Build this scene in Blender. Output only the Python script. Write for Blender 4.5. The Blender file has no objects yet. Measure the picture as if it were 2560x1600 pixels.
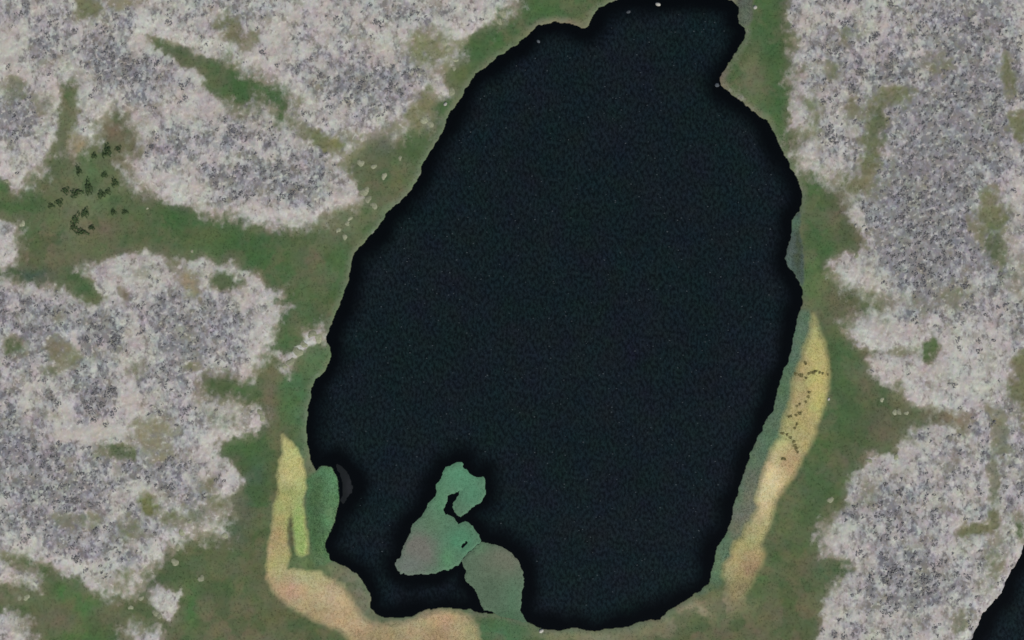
import bpy, math, random
import numpy as np
from mathutils import Vector

random.seed(11)
RNG = np.random.default_rng(11)
scene = bpy.context.scene
COL = scene.collection
R = math.radians

# ------------------------------------------------------------------ camera, sky, sun, exposure
cam_data = bpy.data.cameras.new('camera')
cam = bpy.data.objects.new('camera', cam_data)
COL.objects.link(cam)
CAM_H = 720.0
cam.location = (0.0, 0.0, CAM_H)
cam.rotation_euler = (0.0, 0.0, 0.0)
cam_data.sensor_width = 36.0
cam_data.lens = 36.0 * (CAM_H - 0.5) / 256.0
cam_data.clip_start = 1.0
cam_data.clip_end = 12000.0
scene.camera = cam

SUN_EL, SUN_AZ = 46.0, 150.0          # clear morning light from the south-east
world = bpy.data.worlds.new('World')
scene.world = world
world.use_nodes = True
wn, wl = world.node_tree.nodes, world.node_tree.links
wn.clear()
sky = wn.new('ShaderNodeTexSky')
sky.sky_type = 'NISHITA'
sky.sun_disc = False
sky.sun_elevation = R(SUN_EL)
sky.sun_rotation = R(SUN_AZ)
sky.air_density = 1.0
sky.dust_density = 1.0
bg = wn.new('ShaderNodeBackground')
bg.inputs['Strength'].default_value = 0.05
wo = wn.new('ShaderNodeOutputWorld')
wl.new(sky.outputs[0], bg.inputs['Color'])
wl.new(bg.outputs[0], wo.inputs['Surface'])

sun_data = bpy.data.lights.new('sun', 'SUN')
sun_data.energy = 3.0
sun_data.angle = R(0.6)
sun_data.color = (1.0, 0.95, 0.88)
sun = bpy.data.objects.new('sun', sun_data)
sun.rotation_euler = (R(90 - SUN_EL), 0.0, R(180.0 - SUN_AZ))
sun.location = (60, -100, 120)
COL.objects.link(sun)

scene.view_settings.view_transform = 'Standard'
scene.view_settings.look = 'None'
scene.view_settings.exposure = 0.29
scene.view_settings.gamma = 1.0
scene.view_settings.use_curve_mapping = False
scene.render.engine = 'CYCLES'
scene.cycles.use_denoising = True
scene.cycles.max_bounces = 4
scene.cycles.filter_width = 1.6

# ------------------------------------------------------------------ helpers: plan coordinates are tenths of a metre, x east, y south
S = 0.1
def wx(px): return (np.asarray(px, dtype=float) - 1280.0) * S
def wy(py): return (800.0 - np.asarray(py, dtype=float)) * S

def lin(r, g, b):
    f = lambda c: (c / 255.0) / 12.92 if c / 255.0 <= 0.04045 else (((c / 255.0) + 0.055) / 1.055) ** 2.4
    return np.array([f(r), f(g), f(b)])

def sstep(a, b, x):
    t = np.clip((x - a) / (b - a), 0.0, 1.0)
    return t * t * (3 - 2 * t)

def vnoise(x, y, seed=0):
    xi = np.floor(x).astype(np.int64); yi = np.floor(y).astype(np.int64)
    fx = x - xi; fy = y - yi
    fx = fx * fx * fx * (fx * (fx * 6 - 15) + 10); fy = fy * fy * fy * (fy * (fy * 6 - 15) + 10)
    def h(a, b):
        n = (a * 374761393 + b * 668265263 + seed * 2147483647) & 0xffffffff
        n = ((n ^ (n >> 13)) * 1274126177) & 0xffffffff
        n = ((n ^ (n >> 16)) * 2246822519) & 0xffffffff
        return ((n ^ (n >> 15)) & 0xffffff) / float(0xffffff)
    a = h(xi, yi); b = h(xi + 1, yi); c = h(xi, yi + 1); d = h(xi + 1, yi + 1)
    return (a * (1 - fx) + b * fx) * (1 - fy) + (c * (1 - fx) + d * fx) * fy

def fbm(x, y, wave, octs=3, seed=0):
    t = 0.0; amp = 1.0; tot = 0.0; f = 1.0 / wave
    for o in range(octs):
        a = 0.6 * o
        xr = x * math.cos(a) - y * math.sin(a); yr = x * math.sin(a) + y * math.cos(a)
        t = t + amp * vnoise(xr * f, yr * f, seed + 17 * o); tot += amp; amp *= 0.5; f *= 2.03
    return t / tot

def sdf(poly, x, y, margin=120.0):
    """signed distance to a closed outline, negative inside; clipped at margin outside its box"""
    P = np.asarray(poly, dtype=float)
    out = np.full(x.shape, margin)
    lo = P.min(0) - margin; hi = P.max(0) + margin
    m = (x > lo[0]) & (x < hi[0]) & (y > lo[1]) & (y < hi[1])
    xs = x[m]; ys = y[m]
    d2 = np.full(xs.shape, 1e12); ins = np.zeros(xs.shape, bool)
    n = len(P)
    for i in range(n):
        ax, ay = P[i]; bx, by = P[(i + 1) % n]
        ex, ey = bx - ax, by - ay
        L2 = ex * ex + ey * ey + 1e-9
        t = np.clip(((xs - ax) * ex + (ys - ay) * ey) / L2, 0, 1)
        dx = xs - ax - t * ex; dy = ys - ay - t * ey
        d2 = np.minimum(d2, dx * dx + dy * dy)
        if ay != by:
            c = ((ay > ys) != (by > ys)) & (xs < (bx - ax) * (ys - ay) / (by - ay) + ax)
            ins ^= c
    d = np.sqrt(d2)
    out[m] = np.where(ins, -d, np.minimum(d, margin))
    return out

def blob(x, y, cx, cy, rx, ry, rot=0.0):
    c, s = math.cos(R(rot)), math.sin(R(rot))
    u = ((x - cx) * c + (y - cy) * s) / rx; v = (-(x - cx) * s + (y - cy) * c) / ry
    return np.exp(-(u * u + v * v) * 0.9)

# ------------------------------------------------------------------ outlines
LAKE = [(1280,118),(1306,98),(1330,77),(1346,63),(1367,57),(1391,54),(1418,57),(1439,63),(1455,69),(1468,67),(1476,57),(1481,37),(1492,25),
 (1505,16),(1518,8),(1534,1),(1565,-6),(1620,-9),(1690,-7),(1760,-9),(1815,-4),(1833,6),(1846,16),(1846,40),(1849,56),(1861,69),(1866,82),(1862,95),(1851,108),
 (1842,127),(1833,143),(1817,164),(1804,183),(1799,196),(1799,212),(1809,220),(1830,235),(1857,254),(1880,275),(1904,294),(1920,304),(1936,333),
 (1949,362),(1968,398),(1980,424),(1991,442),(1999,463),(2006,487),(2005,511),(1998,527),(1986,540),(1982,553),(1980,575),(1977,596),(1970,614),
 (1964,646),(1970,662),(1983,678),(1994,696),(2002,712),(2007,728),(2007,754),(2002,778),(1993,797),(1987,821),(1982,845),(1979,877),(1973,903),
 (1962,924),(1952,951),(1944,972),(1940,998),(1933,1025),(1919,1047),(1910,1065),(1891,1102),(1878,1131),(1866,1168),(1857,1193),(1846,1226),
 (1836,1261),(1830,1295),(1820,1327),(1804,1351),(1792,1372),(1787,1398),(1780,1433),(1772,1459),(1751,1478),(1724,1496),(1698,1512),(1672,1528),
 (1650,1549),(1619,1551),(1592,1557),(1574,1566),(1545,1570),(1518,1574),(1489,1580),(1465,1576),(1439,1569),(1399,1576),(1359,1572),(1333,1562),
 (1314,1552),(1296,1546),(1270,1540),(1238,1533),(1203,1533),(1174,1525),(1143,1521),(1111,1519),(1074,1524),(1047,1532),(1026,1541),(994,1545),(963,1544),
 (939,1535),(927,1521),(926,1496),(918,1475),(905,1451),(889,1433),(870,1420),(846,1409),(830,1400),(817,1383),(813,1364),(816,1345),(828,1330),
 (837,1301),(844,1271),(848,1250),(845,1226),(844,1200),(838,1184),(830,1170),(812,1164),(796,1168),(788,1178),(783,1168),(775,1147),(770,1117),
 (766,1091),(766,1065),(770,1033),(771,1012),(778,996),(775,975),(783,961),(788,948),(799,940),(812,927),(823,908),(828,890),(824,871),(816,856),
 (817,842),(823,826),(828,808),(833,797),(844,776),(852,752),(860,733),(866,712),(874,686),(879,659),(882,643),(891,627),(907,609),(920,593),(939,577),
 (955,556),(965,532),(984,514),(1005,498),(1026,477),(1042,453),(1050,432),(1059,403),(1076,376),(1092,354),(1108,323),(1116,299),(1129,275),
 (1148,251),(1161,230),(1174,206),(1190,185),(1217,167),(1240,145),(1262,132)]
POND = [(2585,1335),(2560,1364),(2555,1385),(2542,1409),(2521,1438),(2510,1467),(2494,1494),(2470,1517),(2454,1536),(2444,1565),(2428,1597),(2405,1660),
 (2400,1760),(2450,1860),(2560,1940),(2720,1960),(2860,1900),(2930,1760),(2900,1560),(2820,1420),(2700,1340)]

FEN = [
 # narrow green hollow on the upper plateau
 [(370,95),(410,98),(463,119),(503,143),(529,143),(569,148),(593,169),(640,196),(680,212),(709,225),(725,251),(727,280),(711,307),(693,299),(680,270),
  (656,249),(640,275),(582,265),(550,251),(526,233),(516,212),(503,180),(476,169),(444,156),(418,132),(384,116)],
 # western channel and the whole west shore
 [(291,275),(307,304),(331,331),(340,370),(300,400),(312,426),(315,458),(341,477),(384,490),(397,503),(436,511),(476,516),(497,532),(529,543),(582,548),
  (640,559),(666,569),(719,572),(746,577),(778,567),(809,561),(836,543),(852,527),(899,524),(910,511),(902,487),(894,463),(883,440),(880,405),(905,370),
  (925,352),(957,335),(980,356),(1010,344),(1031,328),(1068,323),(1087,286),(1080,270),(1095,246),(1129,243),(1127,217),(1112,201),(1125,168),(1158,148),
  (1156,119),(1169,100),(1195,77),(1217,62),(1243,66),(1262,53),(1280,26),(1290,10),(1300,-60),(1540,-80),(1560,-5),(1480,80),(1250,190),(1120,380),
  (900,660),(850,850),(800,1000),(790,1150),(870,1260),(870,1370),(960,1480),(1150,1480),(1300,1500),(1640,1490),(1780,1380),(1900,1000),(1980,760),(1940,600),
  (1980,480),(1930,340),(1780,200),(1840,90),(1800,-90),(1975,-60),(1973,0),(1968,40),(1979,79),(1980,132),(1986,169),(1976,201),(1974,251),(1968,318),(1990,335),
  (1994,352),(1976,385),(1986,416),(2031,432),(2047,448),(2079,469),(2100,485),(2116,506),(2116,532),(2121,553),(2137,572),(2150,590),(2158,617),(2140,633),(2116,625),
  (2105,638),(2071,654),(2068,675),(2084,699),(2110,717),(2145,733),(2171,744),(2206,776),(2179,770),(2158,776),(2132,781),(2121,797),(2110,826),(2121,853),
  (2150,874),(2185,877),(2166,898),(2179,932),(2198,953),(2224,975),(2232,990),(2256,996),(2277,1010),(2304,1022),(2318,1036),
  (2312,1055),(2272,1068),(2261,1091),(2243,1107),(2237,1131),(2198,1133),(2166,1136),(2163,1157),(2140,1181),(2121,1197),(2116,1220),
  (2118,1240),(2126,1256),(2110,1271),(2079,1295),(2052,1314),(2042,1359),(2044,1393),(2079,1396),(2105,1404),(2126,1425),(2103,1443),(2079,1467),(2058,1496),
  (2050,1531),(2052,1565),(2039,1597),(2030,1680),(1980,1760),(500,1760),(300,1720),(100,1700),(-40,1720),(-60,1480),(0,1464),(40,1457),(98,1475),(111,1454),(103,1438),
  (40,1405),(66,1398),(111,1414),(159,1441),(198,1443),(220,1478),(265,1486),(312,1499),(336,1491),(357,1465),(378,1435),(405,1406),(423,1380),(450,1364),(489,1351),
  (569,1345),(563,1332),(558,1298),(590,1279),(577,1253),(590,1237),(598,1216),(612,1200),(590,1181),(582,1155),(542,1133),(556,1102),(608,1094),(640,1083),(666,1062),
  (668,1030),(640,1014),(595,998),(556,990),(516,985),(503,955),(510,938),(556,938),(608,959),(636,948),(645,925),(665,900),(680,869),(688,848),(693,816),(698,800),(703,784),
  (717,765),(688,747),(709,736),(701,728),(666,720),(659,699),(640,684),(619,675),(595,659),(563,654),(534,659),(503,643),(463,649),(423,646),(405,638),(370,628),
  (331,628),(310,638),(265,646),(238,654),(201,670),(220,691),(238,717),(259,744),(238,757),(190,744),(153,720),(106,712),(64,712),(40,699),(0,688),(-80,700),(-80,668),(16,672),
  (40,665),(48,625),(50,585),(40,556),(21,548),(0,543),(-80,530),(-80,455),(0,450),(16,455),(40,482),(79,471),(77,450),(100,437),(114,400),(132,380),(145,320),(155,260),(160,212),
  (185,215),(182,240),(172,300),(166,340),(160,380),(185,391),(238,352),(264,309)],
]
ISLES = [
 [(753,832),(780,820),(805,823),(812,845),(808,860),(790,862),(770,872),(760,885),(740,893),(735,905),(732,920),(722,928),(708,922),(700,905),(690,895),(672,880),(695,882),(715,888),(727,880),(735,870),(748,862),(756,850)],
 [(378,1470),(400,1462),(425,1470),(437,1480),(450,1475),(448,1490),(440,1500),(445,1520),(440,1540),(425,1560),(410,1545),(395,1530),(385,1510),(372,1495)],
 [(310,1570),(325,1555),(345,1560),(365,1570),(385,1565),(400,1560),(415,1580),(412,1600),(400,1660),(330,1660),(315,1595)],
 [(-60,1545),(0,1540),(20,1530),(45,1535),(60,1545),(85,1555),(70,1575),(75,1590),(95,1600),(90,1660),(-60,1680)],
]

BED_W = [(706,1086),(719,1096),(735,1112),(748,1133),(756,1152),(762,1176),(763,1197),(764,1226),(759,1245),(757,1261),(762,1293),(767,1332),(770,1364),
 (770,1383),(754,1392),(740,1388),(737,1359),(733,1319),(730,1295),(722,1298),(719,1332),(719,1359),(727,1387),(719,1403),(717,1438),(690,1452),(666,1446),(666,1412),(669,1372),(677,1332),
 (682,1293),(682,1266),(693,1245),(697,1226),(694,1205),(693,1176),(698,1152),(706,1125),(704,1104)]
BED_S = [(666,1438),(690,1440),(714,1425),(735,1420),(759,1427),(804,1430),(830,1449),(860,1465),(873,1491),(889,1517),(905,1541),(931,1560),(984,1560),(1024,1552),(1063,1533),(1103,1525),
 (1143,1528),(1174,1541),(1193,1565),(1200,1600),(1190,1640),(1150,1680),(1080,1705),(1000,1705),(930,1675),(890,1635),(878,1612),(868,1592),(846,1573),(815,1562),(783,1549),(751,1531),(719,1512),(698,1491),(680,1475)]
BED_E = [(2034,788),(2039,800),(2047,821),(2055,845),(2064,866),(2067,893),(2072,919),(2072,959),(2067,990),(2060,1017),(2050,1046),(2040,1072),(2034,1099),(2021,1123),
 (2007,1144),(1994,1170),(1981,1197),(1960,1218),(1949,1240),(1939,1256),(1933,1280),(1928,1310),(1915,1335),(1904,1359),(1910,1385),(1904,1412),(1888,1438),(1875,1465),(1857,1494),
 (1841,1499),(1828,1491),(1825,1470),(1806,1438),(1809,1412),(1830,1390),(1828,1375),(1836,1356),(1857,1343),(1865,1316),(1886,1287),(1896,1269),(1891,1248),(1896,1226),
 (1902,1200),(1910,1170),(1920,1147),(1925,1133),(1936,1110),(1949,1091),(1954,1065),(1957,1046),(1968,1025),(1976,996),(1983,953),(1991,932),(1997,911),(2005,898),(2005,882),
 (2018,856),(2026,829),(2030,802)]
REED_W = [(788,1180),(796,1168),(812,1162),(830,1168),(840,1184),(846,1200),(850,1250),(846,1271),(839,1301),(830,1330),(818,1345),(815,1364),(819,1383),(832,1400),(812,1412),(790,1415),(778,1395),
 (774,1345),(769,1293),(765,1240),(768,1200),(776,1186)]
FRINGE_E = [(2022,775),(2029,800),(2024,829),(2016,856),(2003,882),(2003,896),(1995,911),(1989,932),(1981,953),(1974,996),(1966,1025),(1955,1046),(1952,1065),(1947,1091),(1934,1110),(1923,1133),(1918,1147),(1908,1170),
 (1900,1200),(1893,1226),(1888,1248),(1893,1269),(1883,1287),(1862,1316),(1854,1343),(1833,1356),(1825,1375),(1827,1390),(1806,1412),(1803,1438),(1800,1470),(1775,1480),(1745,1485),(1770,1440),(1780,1390),(1800,1345),
 (1822,1300),(1830,1260),(1850,1195),(1870,1130),(1905,1055),(1930,1000),(1945,945),(1968,890),(1975,840),(1990,795),(2004,776)]
MAT_NE = [(1840,-10),(1880,-10),(1884,20),(1880,45),(1872,64),(1860,66),(1848,56),(1842,30)]
MAT_E = [(1998,530),(1984,540),(1978,575),(1973,600),(1966,620),(1961,646),(1969,664),(1983,682),(1996,702),(2006,714),(2012,695),(2009,650),(2004,600),(1999,560),(2003,540)]
MAT_MID = [(1103,1197),(1114,1170),(1129,1165),(1143,1156),(1155,1157),(1159,1170),(1177,1186),(1190,1194),(1209,1192),(1213,1208),(1213,1232),(1206,1253),(1188,1263),(1169,1279),(1151,1293),
 (1137,1279),(1132,1261),(1143,1242),(1156,1226),(1135,1232),(1119,1240),(1116,1258),(1108,1274),(1114,1287),(1132,1293),(1140,1306),(1145,1314),(1164,1304),(1182,1316),(1196,1335),(1200,1352),
 (1190,1366),(1172,1378),(1158,1392),(1152,1404),(1143,1414),(1121,1425),(1100,1427),(1087,1434),(1053,1435),(1021,1437),(1002,1433),(992,1422),(988,1412),(1002,1390),(1010,1364),(1021,1343),(1032,1314),
 (1053,1293),(1069,1269),(1079,1250),(1090,1240),(1091,1213)]
MAT_SOUTH = [(1202,1354),(1215,1359),(1235,1361),(1256,1369),(1275,1380),(1293,1401),(1304,1425),(1308,1443),(1309,1465),(1304,1480),(1302,1512),(1301,1525),(1309,1547),(1320,1560),(1300,1566),(1262,1562),(1245,1548),(1238,1532),(1209,1523),
 (1198,1499),(1190,1480),(1182,1467),(1164,1451),(1161,1443),(1165,1425),(1158,1414),(1154,1404),(1160,1394),(1174,1380),(1192,1368)]
WEED = [(838,1158),(856,1168),(872,1188),(882,1214),(878,1232),(866,1246),(857,1262),(851,1252),(856,1230),(856,1205),(850,1185),(842,1172)]

# ------------------------------------------------------------------ one terrain sheet: fine lines in view, growing to the horizon
STEP = 2.5
def lines(a, b):
    mid = np.arange(a, b + 0.1, STEP)
    left, right = [], []
    s = STEP; p = a; q = mid[-1]
    while p > -42000:
        s *= 1.26; p -= s; q += s
        left.append(p); right.append(q)
    return np.concatenate([np.array(left[::-1]), mid, np.array(right)])
GX = lines(-90, 2650); GY = lines(-90, 1690)
X, Y = np.meshgrid(GX, GY)
NX, NY = len(GX), len(GY)

wxp = X + (fbm(X, Y, 34, 3, 3) - 0.5) * 15 + (fbm(X, Y, 9, 2, 91) - 0.5) * 10
wyp = Y + (fbm(X, Y, 34, 3, 5) - 0.5) * 15 + (fbm(X, Y, 9, 2, 92) - 0.5) * 10
wx1 = X + (fbm(X, Y, 14, 2, 7) - 0.5) * 7
wy1 = Y + (fbm(X, Y, 14, 2, 9) - 0.5) * 7

d_main = sdf(LAKE, wx1, wy1, 300)
d_lake = np.minimum(d_main, sdf(POND, wx1, wy1, 300))
d_fen = np.full(X.shape, 120.0)
for p in FEN:
    d_fen = np.minimum(d_fen, sdf(p, wxp, wyp))
d_fen = np.minimum(d_fen, d_main - 16)
for p in ISLES:
    d_fen = np.maximum(d_fen, -sdf(p, wxp, wyp))
outside = np.maximum(np.maximum(-X, X - 2560), np.maximum(-Y, Y - 1600))
far = sstep(60, 240, outside)
d_far = (fbm(X, Y, 620, 4, 21) - 0.40) * 420
d_fen = d_fen * (1 - far) + np.clip(d_far, -120, 120) * far

# small mossy hollows on the plateaus: cx, cy, rx, ry, turn, colour, strength
OLIVE, DGREEN, BROWN, TAN, GREYG = lin(104,106,78), lin(78,92,66), lin(116,103,86), lin(146,132,108), lin(112,114,102)
PATCHES = [(222,15,26,28,0,OLIVE,.95),(300,3,40,14,0,TAN,.5),(318,5,12,10,0,OLIVE,.6),(585,75,42,24,40,OLIVE,.75),(625,95,18,18,0,OLIVE,.6),(36,225,24,24,0,GREYG,.7),(110,262,26,18,60,GREYG,.6),
 (175,300,14,70,8,OLIVE,.75),(300,330,24,40,-15,BROWN,.5),(190,355,16,22,0,TAN,.6),(800,345,52,17,28,OLIVE,.95),(838,362,25,18,28,lin(110,112,66),.8),(755,318,18,12,20,BROWN,.5),
 (872,345,30,12,30,OLIVE,.5),(940,352,26,16,0,GREYG,.8),(1060,255,32,24,100,OLIVE,.85),(1030,285,16,26,30,OLIVE,.8),(1085,130,52,44,20,lin(118,120,92),.75),(1045,290,30,50,25,OLIVE,.7),(985,330,40,22,0,GREYG,.6),(900,400,34,30,0,lin(112,116,86),.7),(860,545,50,22,-15,lin(118,120,96),.6),(1095,118,34,22,0,OLIVE,.65),(1120,150,16,20,0,OLIVE,.6),(1245,40,12,25,20,DGREEN,.7),
 (566,705,30,20,8,DGREEN,.95),(478,715,20,34,-30,TAN,.75),(430,660,14,26,-25,OLIVE,.6),(220,745,26,14,35,OLIVE,.7),(310,735,12,18,0,BROWN,.5),(150,880,38,26,35,BROWN,.65),(175,895,22,22,0,OLIVE,.65),
 (135,920,18,18,0,DGREEN,.5),(30,870,28,20,0,DGREEN,.7),(345,925,22,24,0,OLIVE,.55),(380,1090,52,44,30,TAN,.5),(385,1115,42,34,0,OLIVE,.45),(290,1128,40,16,12,DGREEN,.85),(365,1080,12,12,0,BROWN,.5),
 (370,1262,24,20,30,lin(104,108,66),.95),(192,1298,40,16,0,GREYG,.7),(225,1310,26,12,0,OLIVE,.5),(330,1320,36,20,20,OLIVE,.55),(430,1290,36,22,0,OLIVE,.6),(485,1285,30,20,-20,GREYG,.7),(515,1215,26,20,0,OLIVE,.5),
 (545,1255,32,16,0,OLIVE,.6),(310,1440,16,26,10,OLIVE,.5),(20,1395,40,12,15,OLIVE,.6),(545,960,36,16,10,OLIVE,.6),(480,915,20,10,0,OLIVE,.5),(560,1050,40,16,15,GREYG,.5),
 (2220,245,46,22,-12,OLIVE,.75),(2185,320,22,60,8,DGREEN,.85),(2175,400,20,60,5,OLIVE,.8),(2150,460,44,26,0,OLIVE,.75),(2140,280,26,24,0,OLIVE,.6),(2030,262,20,22,0,OLIVE,.6),(2035,300,16,32,0,OLIVE,.55),(2025,330,34,12,0,OLIVE,.5),
 (2328,872,22,24,0,lin(76,98,60),.95),(2255,878,46,9,-6,GREYG,.55),(2345,1036,40,15,8,lin(102,92,80),.75),(2405,1040,26,14,20,BROWN,.5),(2300,1050,30,14,0,DGREEN,.7),(2115,90,18,14,0,OLIVE,.55),(2080,180,20,24,0,OLIVE,.5),(2350,160,40,20,10,OLIVE,.5),(2522,190,13,48,0,OLIVE,.8),(2550,315,22,28,0,OLIVE,.85),(2475,545,34,42,10,OLIVE,.85),(2485,620,22,42,-8,DGREEN,.8),(2480,500,24,24,0,OLIVE,.7),
 (2380,740,30,30,0,GREYG,.5),(2560,960,26,70,0,OLIVE,.9),(2500,1090,17,50,-8,GREYG,.9),(2484,1200,11,70,0,GREYG,.9),(2486,1290,12,40,0,OLIVE,.8),(2430,1325,34,13,-12,OLIVE,.85),(2550,1320,14,30,0,DGREEN,.7),(2395,1060,30,16,30,BROWN,.6),
 (2485,1035,26,12,30,BROWN,.6),(2250,1090,30,18,0,OLIVE,.5),(2240,980,20,24,0,OLIVE,.6),(2175,1240,22,26,0,GREYG,.4),(2490,1400,24,60,8,OLIVE,.45),(2395,1560,14,20,0,GREYG,.7),(2550,700,40,60,0,GREYG,.35),(2270,760,60,20,10,GREYG,.35)]

ragged = (fbm(X * 1.15 + Y * 0.5, Y - X * 0.35, 17, 3, 31) - 0.5)
soft = 12.0 + 34.0 * sstep(0.40, 0.66, fbm(X, Y, 150, 2, 33))
soft = soft - (soft - 6) * np.clip(blob(X, Y, 750, 870, 90, 70) + 0.75 * blob(X, Y, 400, 1520, 90, 60), 0, 1)
L = sstep(-soft, soft * 1.15, d_fen + ragged * (9 + 0.75 * soft))
fade = sstep(1.0, 0.35, np.clip(L, 0, 1))
brk = fbm(X, Y, 22, 3, 41)
tint_patch = np.zeros(X.shape + (3,)); wpatch = np.zeros(X.shape)
for cx, cy, rx, ry, rot, colr, st in PATCHES:
    m = (np.abs(X - cx) < 3.2 * max(rx, ry)) & (np.abs(Y - cy) < 3.2 * max(rx, ry))
    g = blob(wxp[m], wyp[m], cx, cy, rx * 1.3, ry * 1.3, rot)
    g = np.clip((g - 0.06 + (brk[m] - 0.5) * 0.7 + ragged[m] * 0.5) / 0.80, 0, 1) * sstep(0.02, 0.3, g) * st
    a = wpatch[m]; w = g * (1 - a * 0.5)
    tint_patch[m] = tint_patch[m] * (1 - w[:, None]) + colr * w[:, None]
    # keep the running colour normalised by weight
    wpatch[m] = np.maximum(a, g)
wsafe = np.maximum(wpatch, 1e-4)[..., None]
tint_patch = np.where(wpatch[..., None] > 1e-3, np.clip(tint_patch / wsafe, 0, 0.4), lin(104,106,78))
L = L * (1 - wpatch)

# how thickly grey crowberry and bare peat speckle the pale lichen
DENSE = [(290,150,75,85,.55),(680,440,115,62,.6),(610,330,60,40,.35),(890,205,60,45,.6),(985,215,40,50,.55),(950,290,70,40,.35),(440,200,50,60,.3),(60,300,70,60,.45),(130,90,60,60,.15),(440,350,60,60,.2),
 (2300,540,150,150,.75),(2400,300,150,150,.55),(2280,650,130,110,.45),(2400,80,120,80,.3),(2060,120,80,60,.3),(2220,160,60,60,.35),(2230,1420,80,60,.55),(2340,1430,50,60,.5),(2180,1250,110,60,.4),(2200,1510,90,40,.45),
 (2370,1200,110,80,.2),(245,1000,50,62,.65),(250,825,48,36,.6),(100,800,90,70,.45),(130,1230,130,80,.5),(60,1120,80,70,.5),(150,1340,110,50,.5),(500,900,80,60,.3),(430,780,110,60,.3),(420,850,90,70,.25),(2450,1420,50,80,.25),
 (2260,960,60,60,.15),(30,40,40,40,.3),(400,1200,80,40,.25),(300,1380,60,50,.25)]
PALE = [(20,120,45,70,.6),(230,255,60,20,.5),(330,100,90,20,.4),(470,270,60,40,.45),(420,440,90,30,.4),(720,540,120,16,.6),(860,500,40,30,.7),(720,110,110,40,.3),(800,30,130,30,.35),(330,690,70,30,.5),(620,740,50,30,.4),
 (235,1080,85,22,.95),(325,1010,22,60,.8),(165,1030,16,40,.75),(190,850,10,40,.7),(335,830,25,80,.45),(500,1120,60,40,.35),(350,1225,50,30,.5),(250,1470,60,14,.6),(150,1415,50,14,.6),(780,840,40,20,.6),(1010,260,40,60,.3),
 (2015,400,40,30,.7),(2060,60,60,60,.2),(2130,545,24,30,.6),(2170,680,40,50,.5),(2190,820,60,30,.6),(2260,740,60,40,.3),(2400,850,100,60,.4),(2450,980,60,60,.3),(2350,1150,110,50,.3),(2420,1380,80,60,.25),(2240,1540,120,30,.3),
 (2330,930,60,50,.5),(2480,1480,30,60,.4),(2440,700,20,50,.4),(2540,480,30,100,.4)]
dens = 0.06 + 0.34 * sstep(10, 85, d_fen) + 0.75 * (fbm(X, Y, 95, 3, 51) - 0.5) + 0.6 * (fbm(X, Y, 32, 2, 52) - 0.5)
pale = np.zeros(X.shape)
for cx, cy, rx, ry, a in DENSE:
    dens = dens + a * blob(wxp, wyp, cx, cy, rx, ry)
for cx, cy, rx, ry, a in PALE:
    g = a * blob(wxp, wyp, cx, cy, rx, ry); dens = dens - g; pale = np.maximum(pale, g)
dens = np.clip(dens, 0, 1)
warm = np.clip(fbm(X, Y, 120, 3, 61) * 1.5 - 0.45 + 0.6 * blob(X, Y, 760, 30, 160, 60) + 0.5 * blob(X, Y, 470, 300, 120, 60) + 0.7 * blob(X, Y, 2550, 480, 60, 260)
               + 0.4 * blob(X, Y, 330, 680, 120, 50) - 0.5 * blob(X, Y, 2300, 540, 200, 200), 0, 1)

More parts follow.
